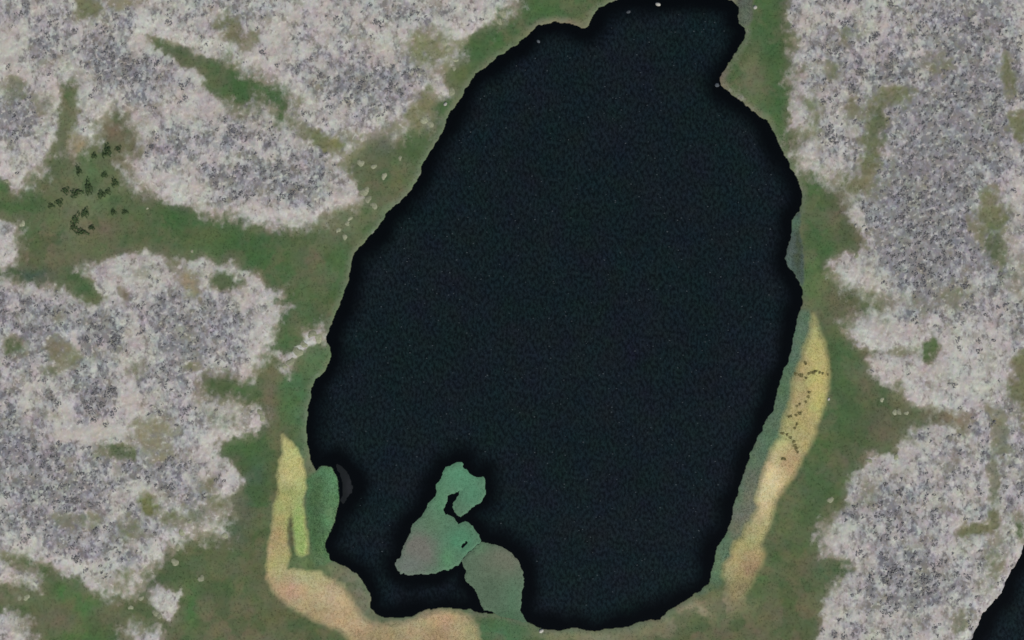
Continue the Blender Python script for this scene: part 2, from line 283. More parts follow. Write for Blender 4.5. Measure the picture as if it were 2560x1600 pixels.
# ---- fen colour
G1, G2, G3, TEAL, OL, BR, TN = lin(56,92,52), lin(66,98,58), lin(62,104,54), lin(58,80,68), lin(92,98,72), lin(104,94,77), lin(118,112,88)
FENB = [(600,210,80,45,G1,.95),(690,260,38,50,G1,.9),(480,125,40,18,TEAL,.8),(1240,95,60,35,G1,.8),(1390,22,70,32,G1,.8),(1330,20,40,30,G2,.5),(430,550,90,42,G1,.9),(600,600,90,46,G1,.9),(640,655,60,50,G1,.8),(510,590,40,18,lin(86,94,58),.7),
 (700,770,50,60,G1,.85),(850,660,26,60,G2,.8),(800,590,40,30,OL,.5),(65,520,40,30,G1,.9),(15,460,30,20,G2,.8),(250,430,34,46,G2,.85),(200,540,40,60,lin(100,106,82),.6),(225,490,50,66,lin(94,110,78),.6),(285,310,26,46,BR,.95),(315,375,25,35,BR,.8),(95,640,30,36,BR,.85),(260,565,50,18,BR,.8),
 (180,640,40,34,OL,.8),(140,500,50,40,OL,.6),(90,690,66,18,TEAL,.9),(190,690,40,20,G1,.6),(330,560,50,40,lin(84,94,64),.6),(345,470,36,20,lin(104,100,82),.7),(1180,130,30,40,G1,.8),(1150,190,24,30,lin(84,102,58),.8),(1110,290,20,40,G2,.6),(1030,370,40,30,G1,.6),
 (960,360,36,20,lin(96,98,88),.7),(1000,440,40,40,lin(84,98,64),.6),(940,540,40,30,lin(92,108,76),.6),(850,560,30,20,lin(110,112,92),.6),(1930,100,46,130,G1,.9),(1950,250,26,70,G1,.9),(1970,60,14,120,lin(88,86,70),.6),(1880,170,28,34,lin(104,104,78),.75),(1885,250,26,40,lin(86,108,70),.6),
 (1985,370,20,30,lin(104,108,80),.7),(2025,480,28,60,G2,.8),(2050,590,36,70,G1,.9),(2100,520,24,40,lin(100,92,80),.8),(2115,590,30,36,lin(88,84,68),.8),(2140,600,20,24,lin(88,88,58),.6),(2040,700,22,60,lin(84,110,64),.7),(2085,730,30,30,BR,.6),(2110,750,40,24,lin(88,90,66),.6),
 (2060,850,20,60,lin(72,86,58),.8),(2110,900,34,60,G1,.8),(2160,960,30,40,lin(98,96,76),.7),(2160,1000,24,18,lin(112,92,82),.7),(2130,1040,60,50,G1,.7),(2230,1040,60,40,lin(84,84,66),.8),(2290,1050,30,20,G2,.7),(2350,1038,50,14,lin(100,86,78),.8),(2180,1090,50,30,lin(86,86,68),.7),
 (2060,1120,30,40,lin(62,96,50),.8),(2115,1150,30,22,BR,.6),(2050,1210,50,40,G1,.7),(2020,1290,50,40,lin(80,96,64),.7),(1960,1330,30,50,lin(72,98,54),.7),(2070,1420,46,26,lin(64,92,64),.9),(1990,1430,40,60,lin(92,90,66),.7),(1900,1500,60,50,lin(76,98,58),.6),(1980,1550,70,50,lin(94,90,68),.75),
 (1850,1580,90,30,lin(92,94,68),.6),(1800,1500,40,22,lin(134,126,98),.85),(1850,1500,40,30,lin(120,114,84),.6),(1740,1525,60,20,lin(134,126,100),.95),(1670,1548,40,16,lin(126,122,98),.8),(1640,1575,60,16,lin(116,120,92),.7),(1500,1592,80,14,lin(122,120,96),.85),(1400,1592,50,14,lin(116,120,88),.8),(1700,1590,60,16,lin(104,92,74),.6),(1270,1585,56,40,lin(64,102,70),.95),(1230,1570,30,30,lin(66,104,72),.9),
 (165,1480,36,24,G3,.95),(225,1520,34,36,G3,.9),(200,1590,60,24,lin(70,104,54),.8),(150,1550,30,30,OL,.6),(30,1490,50,26,lin(104,104,82),.9),(110,1540,30,30,BR,.5),(270,1550,40,30,BR,.5),(290,1520,40,20,OL,.6),(470,1440,50,40,lin(84,92,64),.6),(510,1560,70,40,lin(98,94,72),.85),(600,1575,60,30,lin(104,94,74),.8),
 (480,1520,20,60,G3,.8),(560,1400,50,50,lin(76,92,58),.7),(600,1290,26,60,TEAL,.6),(640,1180,26,80,lin(60,86,64),.85),(620,1110,40,36,G3,.85),(605,970,30,22,G3,.85),(690,930,24,22,lin(112,100,80),.75),(715,1000,26,60,G2,.8),(740,940,40,46,lin(64,102,64),.8),(790,900,30,36,lin(78,106,72),.7),(760,985,20,30,lin(54,84,56),.8),(745,1030,20,50,lin(70,110,74),.7),
 (755,1100,14,60,lin(88,108,84),.8),(675,980,14,40,BR,.6),(640,1420,24,90,lin(84,92,58),.7),(700,1540,70,20,lin(88,90,58),.7),(800,1580,60,16,lin(92,92,60),.7),(690,1180,10,80,lin(96,92,62),.7),(728,1340,5,46,lin(78,82,48),.9),(770,1410,36,16,lin(94,120,74),.85),(650,960,30,20,OL,.5),
 (905,1480,20,60,lin(112,112,94),.95),(880,1440,30,24,lin(112,112,92),.9),(820,1425,30,14,lin(104,116,88),.8),(940,1555,60,10,lin(110,112,86),.7)]
f1 = fbm(wxp, wyp, 70, 3, 71); f2 = fbm(wxp, wyp, 26, 3, 72)
tint = lin(82,95,66)[None, None, :] * np.ones(X.shape + (3,))
w = sstep(0.42, 0.72, f1)[..., None] * 0.6; tint = tint * (1 - w) + lin(62,94,56) * w
w = sstep(0.50, 0.75, f2)[..., None] * 0.55; tint = tint * (1 - w) + lin(100,95,72) * w
f3 = fbm(wxp, wyp, 46, 3, 73)
for cx, cy, rx, ry, colr, st in FENB:
    m = (np.abs(X - cx) < 3.0 * rx + 40) & (np.abs(Y - cy) < 3.0 * ry + 40)
    g = (blob(wxp[m], wyp[m], cx, cy, rx * 1.15, ry * 1.15) * (0.75 + 0.5 * (f2[m]))) * st
    g = np.clip(g, 0, 1)[:, None]
    tint[m] = tint[m] * (1 - g) + colr * g
w = sstep(0.54, 0.70, f3)[..., None] * 0.5; tint = tint * (1 - w) + lin(58,86,50) * w
w = sstep(0.46, 0.28, f3)[..., None] * 0.28; tint = tint * (1 - w) + lin(104,97,78) * w
# olive-grey transition of thin lichen next to every plateau
edge = (sstep(-26, 2, d_fen + ragged * 20) * (1 - far))[..., None] * 0.5
tint = tint * (1 - edge) + lin(102,104,86) * edge
# patches
wq = (wpatch * sstep(-8, 8, d_fen))[..., None]
tint = tint * (1 - wq) + tint_patch * wq
# washed rim of dead sedge right at the water
rim = (sstep(20, 3, d_lake) * (0.35 + 0.6 * fbm(X, Y, 60, 2, 81)))[..., None] * 0.75
tint = tint * (1 - rim) + lin(98,112,90) * rim
brown_rim = np.clip(blob(X, Y, 1400, 62, 90, 26) + blob(X, Y, 1650, -12, 160, 26) + 0.9 * blob(X, Y, 1800, 200, 30, 40) + .6 * blob(X, Y, 1880, 270, 60, 26, 40), 0, 1) * sstep(22, 4, d_lake)
tint = tint * (1 - brown_rim[..., None] * .8) + lin(112,104,86) * brown_rim[..., None] * .8

# ---- beds of sedge and reed
bed_w = sdf(BED_W, wx1, wy1, 60); bed_s = sdf(BED_S, wx1, wy1, 60); bed_e = sdf(BED_E, wx1, wy1, 60)
reed_w = sdf(REED_W, wx1, wy1, 60); fr_e = sdf(FRINGE_E, wx1, wy1, 60)
mat_ne = sdf(MAT_NE, wx1, wy1, 60); mat_e = sdf(MAT_E, wx1, wy1, 60)
def lay(d, soft, base, spots, extra=1.0):
    global tint
    t = np.ones(X.shape + (3,)) * base
    for cx, cy, rx, ry, colr, st in spots:
        m = (np.abs(X - cx) < 3.0 * rx + 40) & (np.abs(Y - cy) < 3.0 * ry + 40)
        g = np.clip(blob(wxp[m], wyp[m], cx, cy, rx * 1.2, ry * 1.2) * st * (0.6 + 0.9 * f2[m]), 0, 1)[:, None]
        t[m] = t[m] * (1 - g) + colr * g
    w = (sstep(soft, -soft, d) * extra)[..., None]
    tint = tint * (1 - w) + t * w
    return w[..., 0]
lay(fr_e, 6, lin(82,108,88), [(1985,850,20,60,lin(84,112,94),.8),(1960,960,14,40,lin(78,110,82),.8),(1880,1230,24,50,lin(104,108,96),.7),(1850,1290,30,30,lin(108,108,98),.7),(1800,1400,20,40,lin(92,118,90),.7),(1790,1470,30,20,lin(80,104,72),.7),(1850,1330,20,30,lin(100,106,88),.5)])
lay(reed_w, 6, lin(72,110,74), [(830,1200,16,50,lin(82,130,92),.85),(825,1300,14,40,lin(88,130,88),.7),(790,1300,14,80,lin(64,98,62),.85),(800,1180,20,14,lin(80,128,88),.7),(800,1400,26,16,lin(86,116,80),.7)])
lay(mat_ne, 4, lin(84,92,82), [(1866,40,10,20,lin(88,108,92),.6)])
lay(mat_e, 3.5, lin(68,86,82), [(1976,640,8,30,lin(78,98,94),.8),(1990,560,10,14,lin(84,118,98),.8),(1994,620,6,50,lin(64,80,56),.7)])
south_w = sstep(1420, 1470, Y)[..., None]
lay(np.minimum(bed_w, bed_s), 5.0 + 6.0 * sstep(1420, 1480, Y), lin(162,160,106) * (1 - south_w) + lin(162,146,112) * south_w, [(735,1150,26,50,lin(176,174,112),1.0),(728,1200,24,20,lin(178,174,116),.9),(722,1230,30,12,lin(140,146,86),.8),(700,1275,22,26,lin(156,162,92),.8),(748,1330,14,60,lin(140,166,92),1.2),(727,1340,4,40,lin(92,94,54),1.2),(690,1340,18,40,lin(158,142,92),.85),(676,1370,14,40,lin(168,144,110),.8),(692,1410,22,30,lin(166,158,104),.8),(750,1450,40,26,lin(164,162,122),.9),(790,1480,40,26,lin(176,160,124),.8),(840,1500,36,24,lin(182,162,130),.8),(720,1480,30,24,lin(180,146,118),.85),(790,1530,40,20,lin(160,138,106),.7),(880,1560,40,20,lin(182,152,122),.85),(950,1590,60,20,lin(144,128,92),.8),(1050,1560,40,20,lin(158,146,112),.8),(1110,1560,50,26,lin(174,150,114),.85),(1090,1590,30,20,lin(150,126,94),.8),(1170,1570,22,40,lin(148,142,106),.8)], 0.97)
lay(bed_e, 11, lin(162,152,100), [(2040,850,20,40,lin(164,164,106),.9),(2050,920,20,30,lin(168,158,102),.8),(2000,960,18,36,lin(160,144,104),.85),(2045,960,18,70,lin(176,168,100),1.0),(1960,1060,18,30,lin(156,156,102),.8),(1945,1130,22,26,lin(172,172,124),.95),(1930,1190,26,44,lin(196,182,140),1.1),(1975,1150,24,22,lin(168,142,110),.85),(1905,1240,18,40,lin(194,180,140),1.0),(1890,1310,20,30,lin(160,158,116),.9),(1865,1360,30,26,lin(156,156,104),.9),(1880,1420,26,30,lin(152,126,96),.95),(1820,1430,16,20,lin(158,152,112),.8),(1850,1470,22,20,lin(146,134,98),.85)], 1.0 - 0.5 * sstep(1400, 1500, Y))
isbed = np.minimum(np.minimum(bed_w, bed_s), np.minimum(np.minimum(bed_e, reed_w), np.minimum(fr_e, np.minimum(mat_ne, mat_e))))
L = L * sstep(-4, 6, isbed)

# ---- height (metres): lake level is zero
rough = (fbm(X, Y, 20, 3, 101) - 0.5); micro = (fbm(X, Y, 7, 2, 103) - 0.5)
dl = d_lake * S
shore = np.where(dl < 0, np.maximum(dl * 0.55, -1.6), 0.16 * (1 - np.exp(-np.maximum(dl, 0) / 0.35)) + 0.10 * (1 - np.exp(-np.maximum(dl, 0) / 4.0)))
plate = sstep(-1.5, 5.5, d_fen * S + ragged * 1.2) * (1 - 0.45 * wpatch) * sstep(0.3, 3.0, dl)
onland = sstep(0.1, 1.5, dl)
Z = shore + onland * (0.12 * rough + 0.05 * micro) + plate * (0.60 + 0.30 * (fbm(X, Y, 160, 2, 105) - 0.5) + 0.12 * rough + 0.07 * micro)
Z = Z + onland * 0.10 * sstep(2, -10, np.minimum(bed_w, np.minimum(bed_s, bed_e)))
Z = Z + sstep(2000, 20000, outside) * 30 * (fbm(X, Y, 9000, 3, 107) - 0.45)

grey_ = tint.mean(-1, keepdims=True)
tint = (grey_ + (tint - grey_) * 0.80) * np.array([1.20, 1.21, 1.10])
bedw = np.clip(sstep(4, -4, np.minimum(bed_w, np.minimum(bed_s, bed_e))), 0, 1)[..., None]
reedw = np.clip(sstep(4, -4, np.minimum(np.minimum(reed_w, fr_e), np.minimum(mat_ne, mat_e))), 0, 1)[..., None]
tint = tint * (1 + 0.02 * bedw + 0.02 * reedw)
mask_attr = np.stack([L, dens, warm, pale], axis=-1)
tint_attr = np.concatenate([tint, np.ones(X.shape + (1,))], axis=-1)

def at(px, py, A):
    """bilinear-free lookup on the fine part of the sheet"""
    i = np.clip(np.searchsorted(GX, px), 0, NX - 1); j = np.clip(np.searchsorted(GY, py), 0, NY - 1)
    return A[j, i]

# ------------------------------------------------------------------ materials
def new_mat(name):
    m = bpy.data.materials.new(name); m.use_nodes = True
    n, l = m.node_tree.nodes, m.node_tree.links
    b = n['Principled BSDF']
    return m, n, l, b

class NT:
    def __init__(s, n, l): s.n, s.l = n, l
    def put(s, sock, v):
        if hasattr(v, 'is_output') or isinstance(v, bpy.types.NodeSocket): s.l.new(v, sock)
        else: sock.default_value = v
    def math(s, op, a, b=0.0, c=0.0, clamp=False):
        nd = s.n.new('ShaderNodeMath'); nd.operation = op; nd.use_clamp = clamp
        s.put(nd.inputs[0], a); s.put(nd.inputs[1], b); s.put(nd.inputs[2], c)
        return nd.outputs[0]
    def ramp(s, x, a, b, lo=0.0, hi=1.0):
        nd = s.n.new('ShaderNodeMapRange'); nd.interpolation_type = 'SMOOTHSTEP'
        s.put(nd.inputs['Value'], x); s.put(nd.inputs['From Min'], a); s.put(nd.inputs['From Max'], b)
        s.put(nd.inputs['To Min'], lo); s.put(nd.inputs['To Max'], hi)
        return nd.outputs[0]
    def mix(s, f, a, b, mode='MIX'):
        nd = s.n.new('ShaderNodeMix'); nd.data_type = 'RGBA'; nd.blend_type = mode; nd.clamp_factor = True
        s.put(nd.inputs[0], f); s.put(nd.inputs[6], a); s.put(nd.inputs[7], b)
        return nd.outputs[2]
    def noise(s, vec, scale, detail=2.0, rough=0.5):
        nd = s.n.new('ShaderNodeTexNoise'); s.l.new(vec, nd.inputs['Vector'])
        nd.inputs['Scale'].default_value = scale; nd.inputs['Detail'].default_value = detail; nd.inputs['Roughness'].default_value = rough
        return nd.outputs['Fac'], nd.outputs['Color']
    def mapping(s, vec, rot=0.0, scale=(1, 1, 1), loc=(0, 0, 0)):
        nd = s.n.new('ShaderNodeMapping'); s.l.new(vec, nd.inputs['Vector'])
        nd.inputs['Rotation'].default_value = (0, 0, rot); nd.inputs['Scale'].default_value = scale; nd.inputs['Location'].default_value = loc
        return nd.outputs[0]
    def attr(s, name):
        nd = s.n.new('ShaderNodeAttribute'); nd.attribute_name = name
        return nd
def c4(c): return (float(c[0]), float(c[1]), float(c[2]), 1.0)

def ground_material():
    m, n, l, b = new_mat('tundra')
    t = NT(n, l)
    geo = n.new('ShaderNodeNewGeometry'); pos = geo.outputs['Position']
    flat = t.mapping(pos, 0, (1, 1, 0.15))
    streak = t.mapping(pos, R(35), (1.14, 0.86, 0.15))
    mk = t.attr('mask'); sep = n.new('ShaderNodeSeparateColor'); l.new(mk.outputs['Color'], sep.inputs[0])
    Lm, D, W = sep.outputs[0], sep.outputs[1], sep.outputs[2]; P = mk.outputs['Alpha']
    tn = t.attr('tint').outputs['Color']
    nA, cA = t.noise(streak, 0.40, 2.0, 0.55)      # clumps of about a metre and a half
    nB, cB = t.noise(streak, 1.1, 3.0, 0.65)       # tufts
    nC, cC = t.noise(flat, 0.22, 3.0, 0.6)
    nD, cD = t.noise(flat, 0.07, 3.0, 0.5)
    # lichen colours
    cream, pink, lav, grey, dark = c4(lin(188,186,178)), c4(lin(188,176,168)), c4(lin(163,162,167)), c4(lin(142,143,146)), c4(lin(92,92,97))
    base = t.mix(t.ramp(nC, 0.40, 0.62), cream, c4(lin(174,170,165)))
    base = t.mix(t.math('MULTIPLY', W, t.ramp(nD, 0.35, 0.65, 0.0, 0.7)), base, pink)
    lavf = t.math('MULTIPLY', t.ramp(D, 0.15, 0.8), t.ramp(nA, 0.30, 0.60, 0.25, 1.0))
    base = t.mix(lavf, base, lav)
    base = t.mix(t.math('MULTIPLY', t.ramp(D, 0.45, 1.0), t.ramp(nC, 0.36, 0.6, 0.1, .8)), base, grey)
    # dark crowberry speckle, thicker where the cover is older
    comb = t.math('ADD', t.math('MULTIPLY', nA, 0.5), t.math('MULTIPLY', nB, 0.5))
    th = t.math('MULTIPLY_ADD', D, -0.125, 0.592)
    calm = t.ramp(D, 0.55, 1.0, 0.80, 0.55)
    sp = t.ramp(t.math('SUBTRACT', comb, th), -0.085, 0.075)
    sp = t.math('MULTIPLY', sp, t.ramp(P, 0.2, 0.8, 1.0, 0.15))
    hue = t.mix(t.ramp(nC, 0.38, 0.62), dark, c4(lin(106,105,98)))
    nK, _ = t.noise(t.mapping(pos, R(35), (1.5, 0.75, .15), (9, 3, 0)), 0.30, 3.0, 0.6)
    base = t.mix(t.math('MULTIPLY', t.ramp(nK, 0.42, 0.64), t.ramp(D, 0.0, 0.6, 0.25, 0.8)), base, c4(lin(140,140,142)))
    lich = t.mix(t.math('MULTIPLY', sp, calm), base, hue)
    nM, _ = t.noise(t.mapping(pos, R(20), (1, 1, .15), (5, 81, 0)), 0.17, 4.0, 0.65)
    edge_f = t.math('MULTIPLY', t.ramp(Lm, 0.55, 0.99, 1.0, 0.0), t.ramp(nC, 0.36, 0.60, 0.05, 0.8))
    lich = t.mix(t.math('MAXIMUM', edge_f, t.ramp(nM, 0.50, 0.72, 0.0, 0.62)), lich, t.mix(nA, c4(lin(112,112,92)), c4(lin(142,138,118))))
    # bright flecks
    nE, _ = t.noise(t.mapping(pos, R(-20), (1, 1, .15), (31, 7, 0)), 0.95, 2.0, 0.5)
    lich = t.mix(t.ramp(P, 0.35, 0.85, 0.0, 0.8), lich, c4(lin(180,174,165)))
    lich = t.mix(t.math('MULTIPLY', t.ramp(nE, 0.55, 0.70), 0.55), lich, c4(lin(200,199,191)))
    lich = t.mix(0.13, lich, t.mix(1.0, lich, t.mix(1.0, cB, (2.0, 2.0, 2.0, 1), 'MULTIPLY'), 'MULTIPLY'))
    lich = t.mix(0.14, lich, t.mix(1.0, lich, t.mix(1.0, cC, (2.0, 2.0, 2.0, 1), 'MULTIPLY'), 'MULTIPLY'))
    # fen: fine mottling of sedge
    nF, _ = t.noise(flat, 0.9, 3.0, 0.6)
    nG, _ = t.noise(flat, 0.33, 3.0, 0.55)
    fen = t.mix(1.0, tn, t.mix(nF, (0.80, 0.80, 0.78, 1), (1.20, 1.20, 1.22, 1)), 'MULTIPLY')
    fen = t.mix(0.22, fen, t.mix(1.0, fen, t.mix(1.0, cC, (2.0, 2.0, 2.0, 1), 'MULTIPLY'), 'MULTIPLY'))
    fen = t.mix(t.ramp(nG, 0.38, 0.66, 0.0, 0.30), fen, t.mix(1.0, fen, (1.14, 1.0, 0.95, 1), 'MULTIPLY'))
    # ragged meeting of the two
    nH, _ = t.noise(streak, 0.55, 3.0, 0.65)
    lf = t.ramp(t.math('ADD', Lm, t.math('MULTIPLY_ADD', nH, 1.4, -0.70)), 0.10, 0.90)
    lf = t.math('MULTIPLY', lf, t.ramp(Lm, 0.02, 0.10))
    out = t.mix(lf, fen, lich)
    l.new(out, b.inputs['Base Color'])
    b.inputs['Roughness'].default_value = 0.95
    b.inputs['Specular IOR Level'].default_value = 0.12
    bump = n.new('ShaderNodeBump'); bump.inputs['Strength'].default_value = 0.35; bump.inputs['Distance'].default_value = 0.10
    l.new(t.math('ADD', nB, nF), bump.inputs['Height']); l.new(bump.outputs[0], b.inputs['Normal'])
    return m
M_GROUND = ground_material()

def water_material():
    m, n, l, b = new_mat('humic_water')
    t = NT(n, l)
    geo = n.new('ShaderNodeNewGeometry'); pos = geo.outputs['Position']
    tb = t.attr('edge_halo_fade').outputs['Fac']
    n1, _ = t.noise(t.mapping(pos, R(40), (1.2, .8, 1)), 1.5, 2.0, 0.6)
    n2, c2 = t.noise(pos, 0.05, 3.0, 0.5)
    n3, _ = t.noise(t.mapping(pos, R(50), (1.25, .8, 1)), 1.25, 2.0, 0.7)
    n4, c4_ = t.noise(pos, 0.16, 2.0, 0.6)
    open_tone = t.mix(t.ramp(n2, 0.35, 0.65), c4((0.0046, 0.0100, 0.0110)), c4((0.0058, 0.0092, 0.0118)))
    open_tone = t.mix(1.0, open_tone, t.mix(t.ramp(n3, 0.34, 0.68), (0.50, 0.50, 0.50, 1), (1.85, 1.85, 1.85, 1)), 'MULTIPLY')
    open_tone = t.mix(0.3, open_tone, t.mix(1.0, open_tone, t.mix(1.0, c4_, (2.2, 2.2, 2.2, 1), 'MULTIPLY'), 'MULTIPLY'))
    colr = t.mix(tb, c4((0.0009, 0.0013, 0.0012)), open_tone)  # dark edge halo along shores and mats, painted into the water colour
    l.new(colr, b.inputs['Base Color'])
    b.inputs['IOR'].default_value = 1.333
    b.inputs['Roughness'].default_value = 0.16
    bump = n.new('ShaderNodeBump'); bump.inputs['Distance'].default_value = 0.06
    l.new(t.math('MULTIPLY_ADD', tb, 0.5, 0.05), bump.inputs['Strength'])
    l.new(n1, bump.inputs['Height']); l.new(bump.outputs[0], b.inputs['Normal'])
    return m
M_WATER = water_material()

def plain(name, a, b_, scale=1.5, rough=0.9, attr=None, thin=False):
    m, n, l, b = new_mat(name)
    t = NT(n, l)
    geo = n.new('ShaderNodeNewGeometry')
    f, _ = t.noise(geo.outputs['Position'], scale, 3.0, 0.6)
    colr = t.mix(t.ramp(f, 0.35, 0.65), c4(a), c4(b_))
    info = n.new('ShaderNodeObjectInfo')
    colr = t.mix(1.0, colr, t.mix(info.outputs['Random'], (.84, .84, .84, 1), (1.16, 1.16, 1.16, 1)), 'MULTIPLY')
    if attr:
        colr = t.mix(1.0, t.attr(attr).outputs['Color'], t.mix(f, (.78, .78, .76, 1), (1.22, 1.22, 1.24, 1)), 'MULTIPLY')
    l.new(colr, b.inputs['Base Color'])
    b.inputs['Roughness'].default_value = rough
    b.inputs['Specular IOR Level'].default_value = 0.15
    if thin:
        tr = n.new('ShaderNodeBsdfTranslucent'); l.new(colr, tr.inputs['Color'])
        mx = n.new('ShaderNodeMixShader'); mx.inputs[0].default_value = 0.42
        l.new(b.outputs[0], mx.inputs[1]); l.new(tr.outputs[0], mx.inputs[2])
        l.new(mx.outputs[0], n['Material Output'].inputs['Surface'])
    return m
M_TUFT = plain('sedge_blades', lin(80,95,64), lin(80,95,64), 0.9, attr='tint', thin=True)
M_MAT = plain('floating_moss', lin(80,95,64), lin(80,95,64), 0.7, attr='tint')
M_CROW = plain('crowberry_leaf', lin(106,106,110), lin(120,119,118), 0.6)
M_WILLOW = plain('willow_leaf', lin(54,72,46), lin(70,88,56), 1.2)
M_BEDSHRUB = plain('sedge_shrub_leaf', lin(98,96,60), lin(116,110,70), 1.2)
M_STEM = plain('woody_stem', lin(70,58,46), lin(86,72,58), 3.0)
M_CUSHION = plain('reindeer_lichen', lin(126,131,106), lin(146,148,126), 2.0)
M_STONE = plain('pale_boulder', lin(150,150,142), lin(176,174,166), 2.5, 0.85)
M_STONE2 = plain('grey_boulder', lin(62,68,74), lin(84,90,94), 2.5, 0.85)
M_SPECK = plain('drift_speck', lin(44,54,60), lin(70,78,82), 2.5, 0.7)

# ------------------------------------------------------------------ mesh builders
def raw_mesh(name, co, faces, mat, colors=None, smooth=True):
    """faces: (n,k) index array, all the same size; colors: dict name -> (nverts,4)"""
    me = bpy.data.meshes.new(name)
    co = np.ascontiguousarray(co, dtype=np.float32); faces = np.ascontiguousarray(faces, dtype=np.int32)
    nf, k = faces.shape
    me.vertices.add(len(co)); me.vertices.foreach_set('co', co.ravel())
    me.loops.add(nf * k); me.loops.foreach_set('vertex_index', faces.ravel())
    me.polygons.add(nf)
    me.polygons.foreach_set('loop_start', np.arange(0, nf * k, k, dtype=np.int32))
    me.polygons.foreach_set('use_smooth', np.full(nf, smooth, dtype=bool))
    me.update(calc_edges=True)
    for key, arr in (colors or {}).items():
        if arr.ndim == 1:
            a = me.attributes.new(key, 'FLOAT', 'POINT'); a.data.foreach_set('value', np.ascontiguousarray(arr, dtype=np.float32))
        else:
            a = me.attributes.new(key, 'FLOAT_COLOR', 'POINT'); a.data.foreach_set('color', np.ascontiguousarray(arr, dtype=np.float32).ravel())
    me.materials.append(mat)
    return me

def link(name, me, parent=None):
    o = bpy.data.objects.new(name, me); COL.objects.link(o)
    if parent is not None: o.parent = parent
    return o
def tag(o, label=None, cat=None, group=None, kind=None):
    if label: o['label'] = label
    if cat: o['category'] = cat
    if group: o['group'] = group
    if kind: o['kind'] = kind
    return o
def empty(name, loc):
    e = bpy.data.objects.new(name, None); COL.objects.link(e); e.location = loc; e.empty_display_size = 0.5
    return e

VID = np.arange(NX * NY).reshape(NY, NX)
QUAD = np.stack([VID[1:, :-1], VID[1:, 1:], VID[:-1, 1:], VID[:-1, :-1]], axis=-1)
CO = np.stack([wx(X), wy(Y), Z], axis=-1).reshape(-1, 3)
def sheet_part(name, cellmask, origin=(0, 0, 0)):
    q = QUAD[cellmask]
    u, inv = np.unique(q.ravel(), return_inverse=True)
    return raw_mesh(name, CO[u] - np.array(origin), inv.reshape(-1, 4), M_GROUND,
                    {'mask': mask_attr.reshape(-1, 4)[u], 'tint': tint_attr.reshape(-1, 4)[u]})

def cell(A): return (A[1:, :-1] + A[1:, 1:] + A[:-1, 1:] + A[:-1, :-1]) * 0.25
cx_, cy_ = cell(X), cell(Y)
keep = cell(d_lake) > -22
taken = ~keep
parts = []
for nm, d, lab, cat in [
    ('sedge_bed', bed_w, 'yellow sedge bed with a forked lower end on the lake\'s left shore', 'sedge'),
    ('sedge_bed', bed_e, 'long yellow sedge bed curving along the lake\'s right shore', 'sedge'),
    ('sedge_bed', bed_s, 'peach and tan sedge bed around the lake\'s lower left bay', 'sedge'),
    ('reed_bed', reed_w, 'bright green reed bed jutting into the lake beside the yellow sedge', 'reeds'),
    ('reed_bed', fr_e, 'narrow grey-green reed fringe between dark water and the long yellow bed', 'reeds'),
    ('moss_mat', mat_ne, 'small grey moss mat at the water\'s edge near the lake\'s top right corner', 'moss mat'),
    ('moss_mat', mat_e, 'dark blue-green moss mat at a notch in the right shore', 'moss mat')]:
    m = (cell(d) < 0) & ~taken & (cell(d_lake) > -14)
    taken |= m
    parts.append((nm, m, lab, cat))

# plateaus: connected pieces of lichen ground
lc = (cell(L + wpatch * 0.8 * (d_fen > 0)) > 0.5) & ~taken & (cx_ > -12) & (cx_ < 2572) & (cy_ > -10) & (cy_ < 1612)
js, is_ = np.nonzero(lc); j0, j1, i0, i1 = js.min(), js.max() + 1, is_.min(), is_.max() + 1
sub = lc[j0:j1, i0:i1]
ds = 3
H, Wd = sub.shape[0] // ds + 1, sub.shape[1] // ds + 1
pad = np.zeros((H * ds, Wd * ds), bool); pad[:sub.shape[0], :sub.shape[1]] = sub
coarse = pad.reshape(H, ds, Wd, ds).sum((1, 3)) >= 4
lab_grid = np.zeros((H, Wd), int); nlab = 0; sizes = [0]
for j in range(H):
    for i in range(Wd):
        if coarse[j, i] and not lab_grid[j, i]:
            nlab += 1; st = [(j, i)]; lab_grid[j, i] = nlab; cnt = 0
            while st:
                a, b_ = st.pop(); cnt += 1
                for da, db in ((1, 0), (-1, 0), (0, 1), (0, -1)):
                    p, q = a + da, b_ + db
                    if 0 <= p < H and 0 <= q < Wd and coarse[p, q] and not lab_grid[p, q]:
                        lab_grid[p, q] = nlab; st.append((p, q))
            sizes.append(cnt)
full = np.repeat(np.repeat(lab_grid, ds, 0), ds, 1)[:sub.shape[0], :sub.shape[1]]
PL = [((600,430),'large pale lichen plateau with grey speckle at upper left'),((200,1250),'pale lichen plateau left of the yellow sedge at lower left'),((2300,600),'broad grey and white lichen plateau right of the lake'),
      ((30,310),'small lichen plateau at the left edge above the green channel'),((15,600),'sliver of pale lichen ground at the left edge inside the fen'),((790,845),'chain of white lichen patches touching the left shore'),((412,1500),'ragged pale lichen islet in the lower left fen'),
      ((360,1600),'pale lichen islet cut by the bottom edge'),((40,1590),'pale lichen ground in the bottom left corner'),((50,1430),'tongue of pale lichen ground at the left edge near the bottom'),((2400,1400),'pale lichen plateau beside the pond at lower right'),((2540,300),'lichen ground along the right edge')]
big = [k for k in range(1, nlab + 1) if sizes[k] >= 45]
used = set()
for k in sorted(big, key=lambda k: -sizes[k]):
    m = np.zeros_like(lc); m[j0:j1, i0:i1] = (full == k) & sub
    m &= ~taken
    if m.sum() < 200: continue
    taken |= m
    jc, ic = np.nonzero(m); px = cx_[jc, ic]; py = cy_[jc, ic]
    best, bl = 1e9, None
    for (sx, sy), lab in PL:
        if lab in used: continue
        dd = np.min((px - sx) ** 2 + (py - sy) ** 2)
        if dd < best: best, bl = dd, lab
    if bl is None or best > 90 ** 2: bl = 'small pale lichen patch of the tundra'
    used.add(bl)
    o = link('lichen_plateau', sheet_part('lichen_plateau', m))
    tag(o, bl, 'lichen ground', kind='structure')

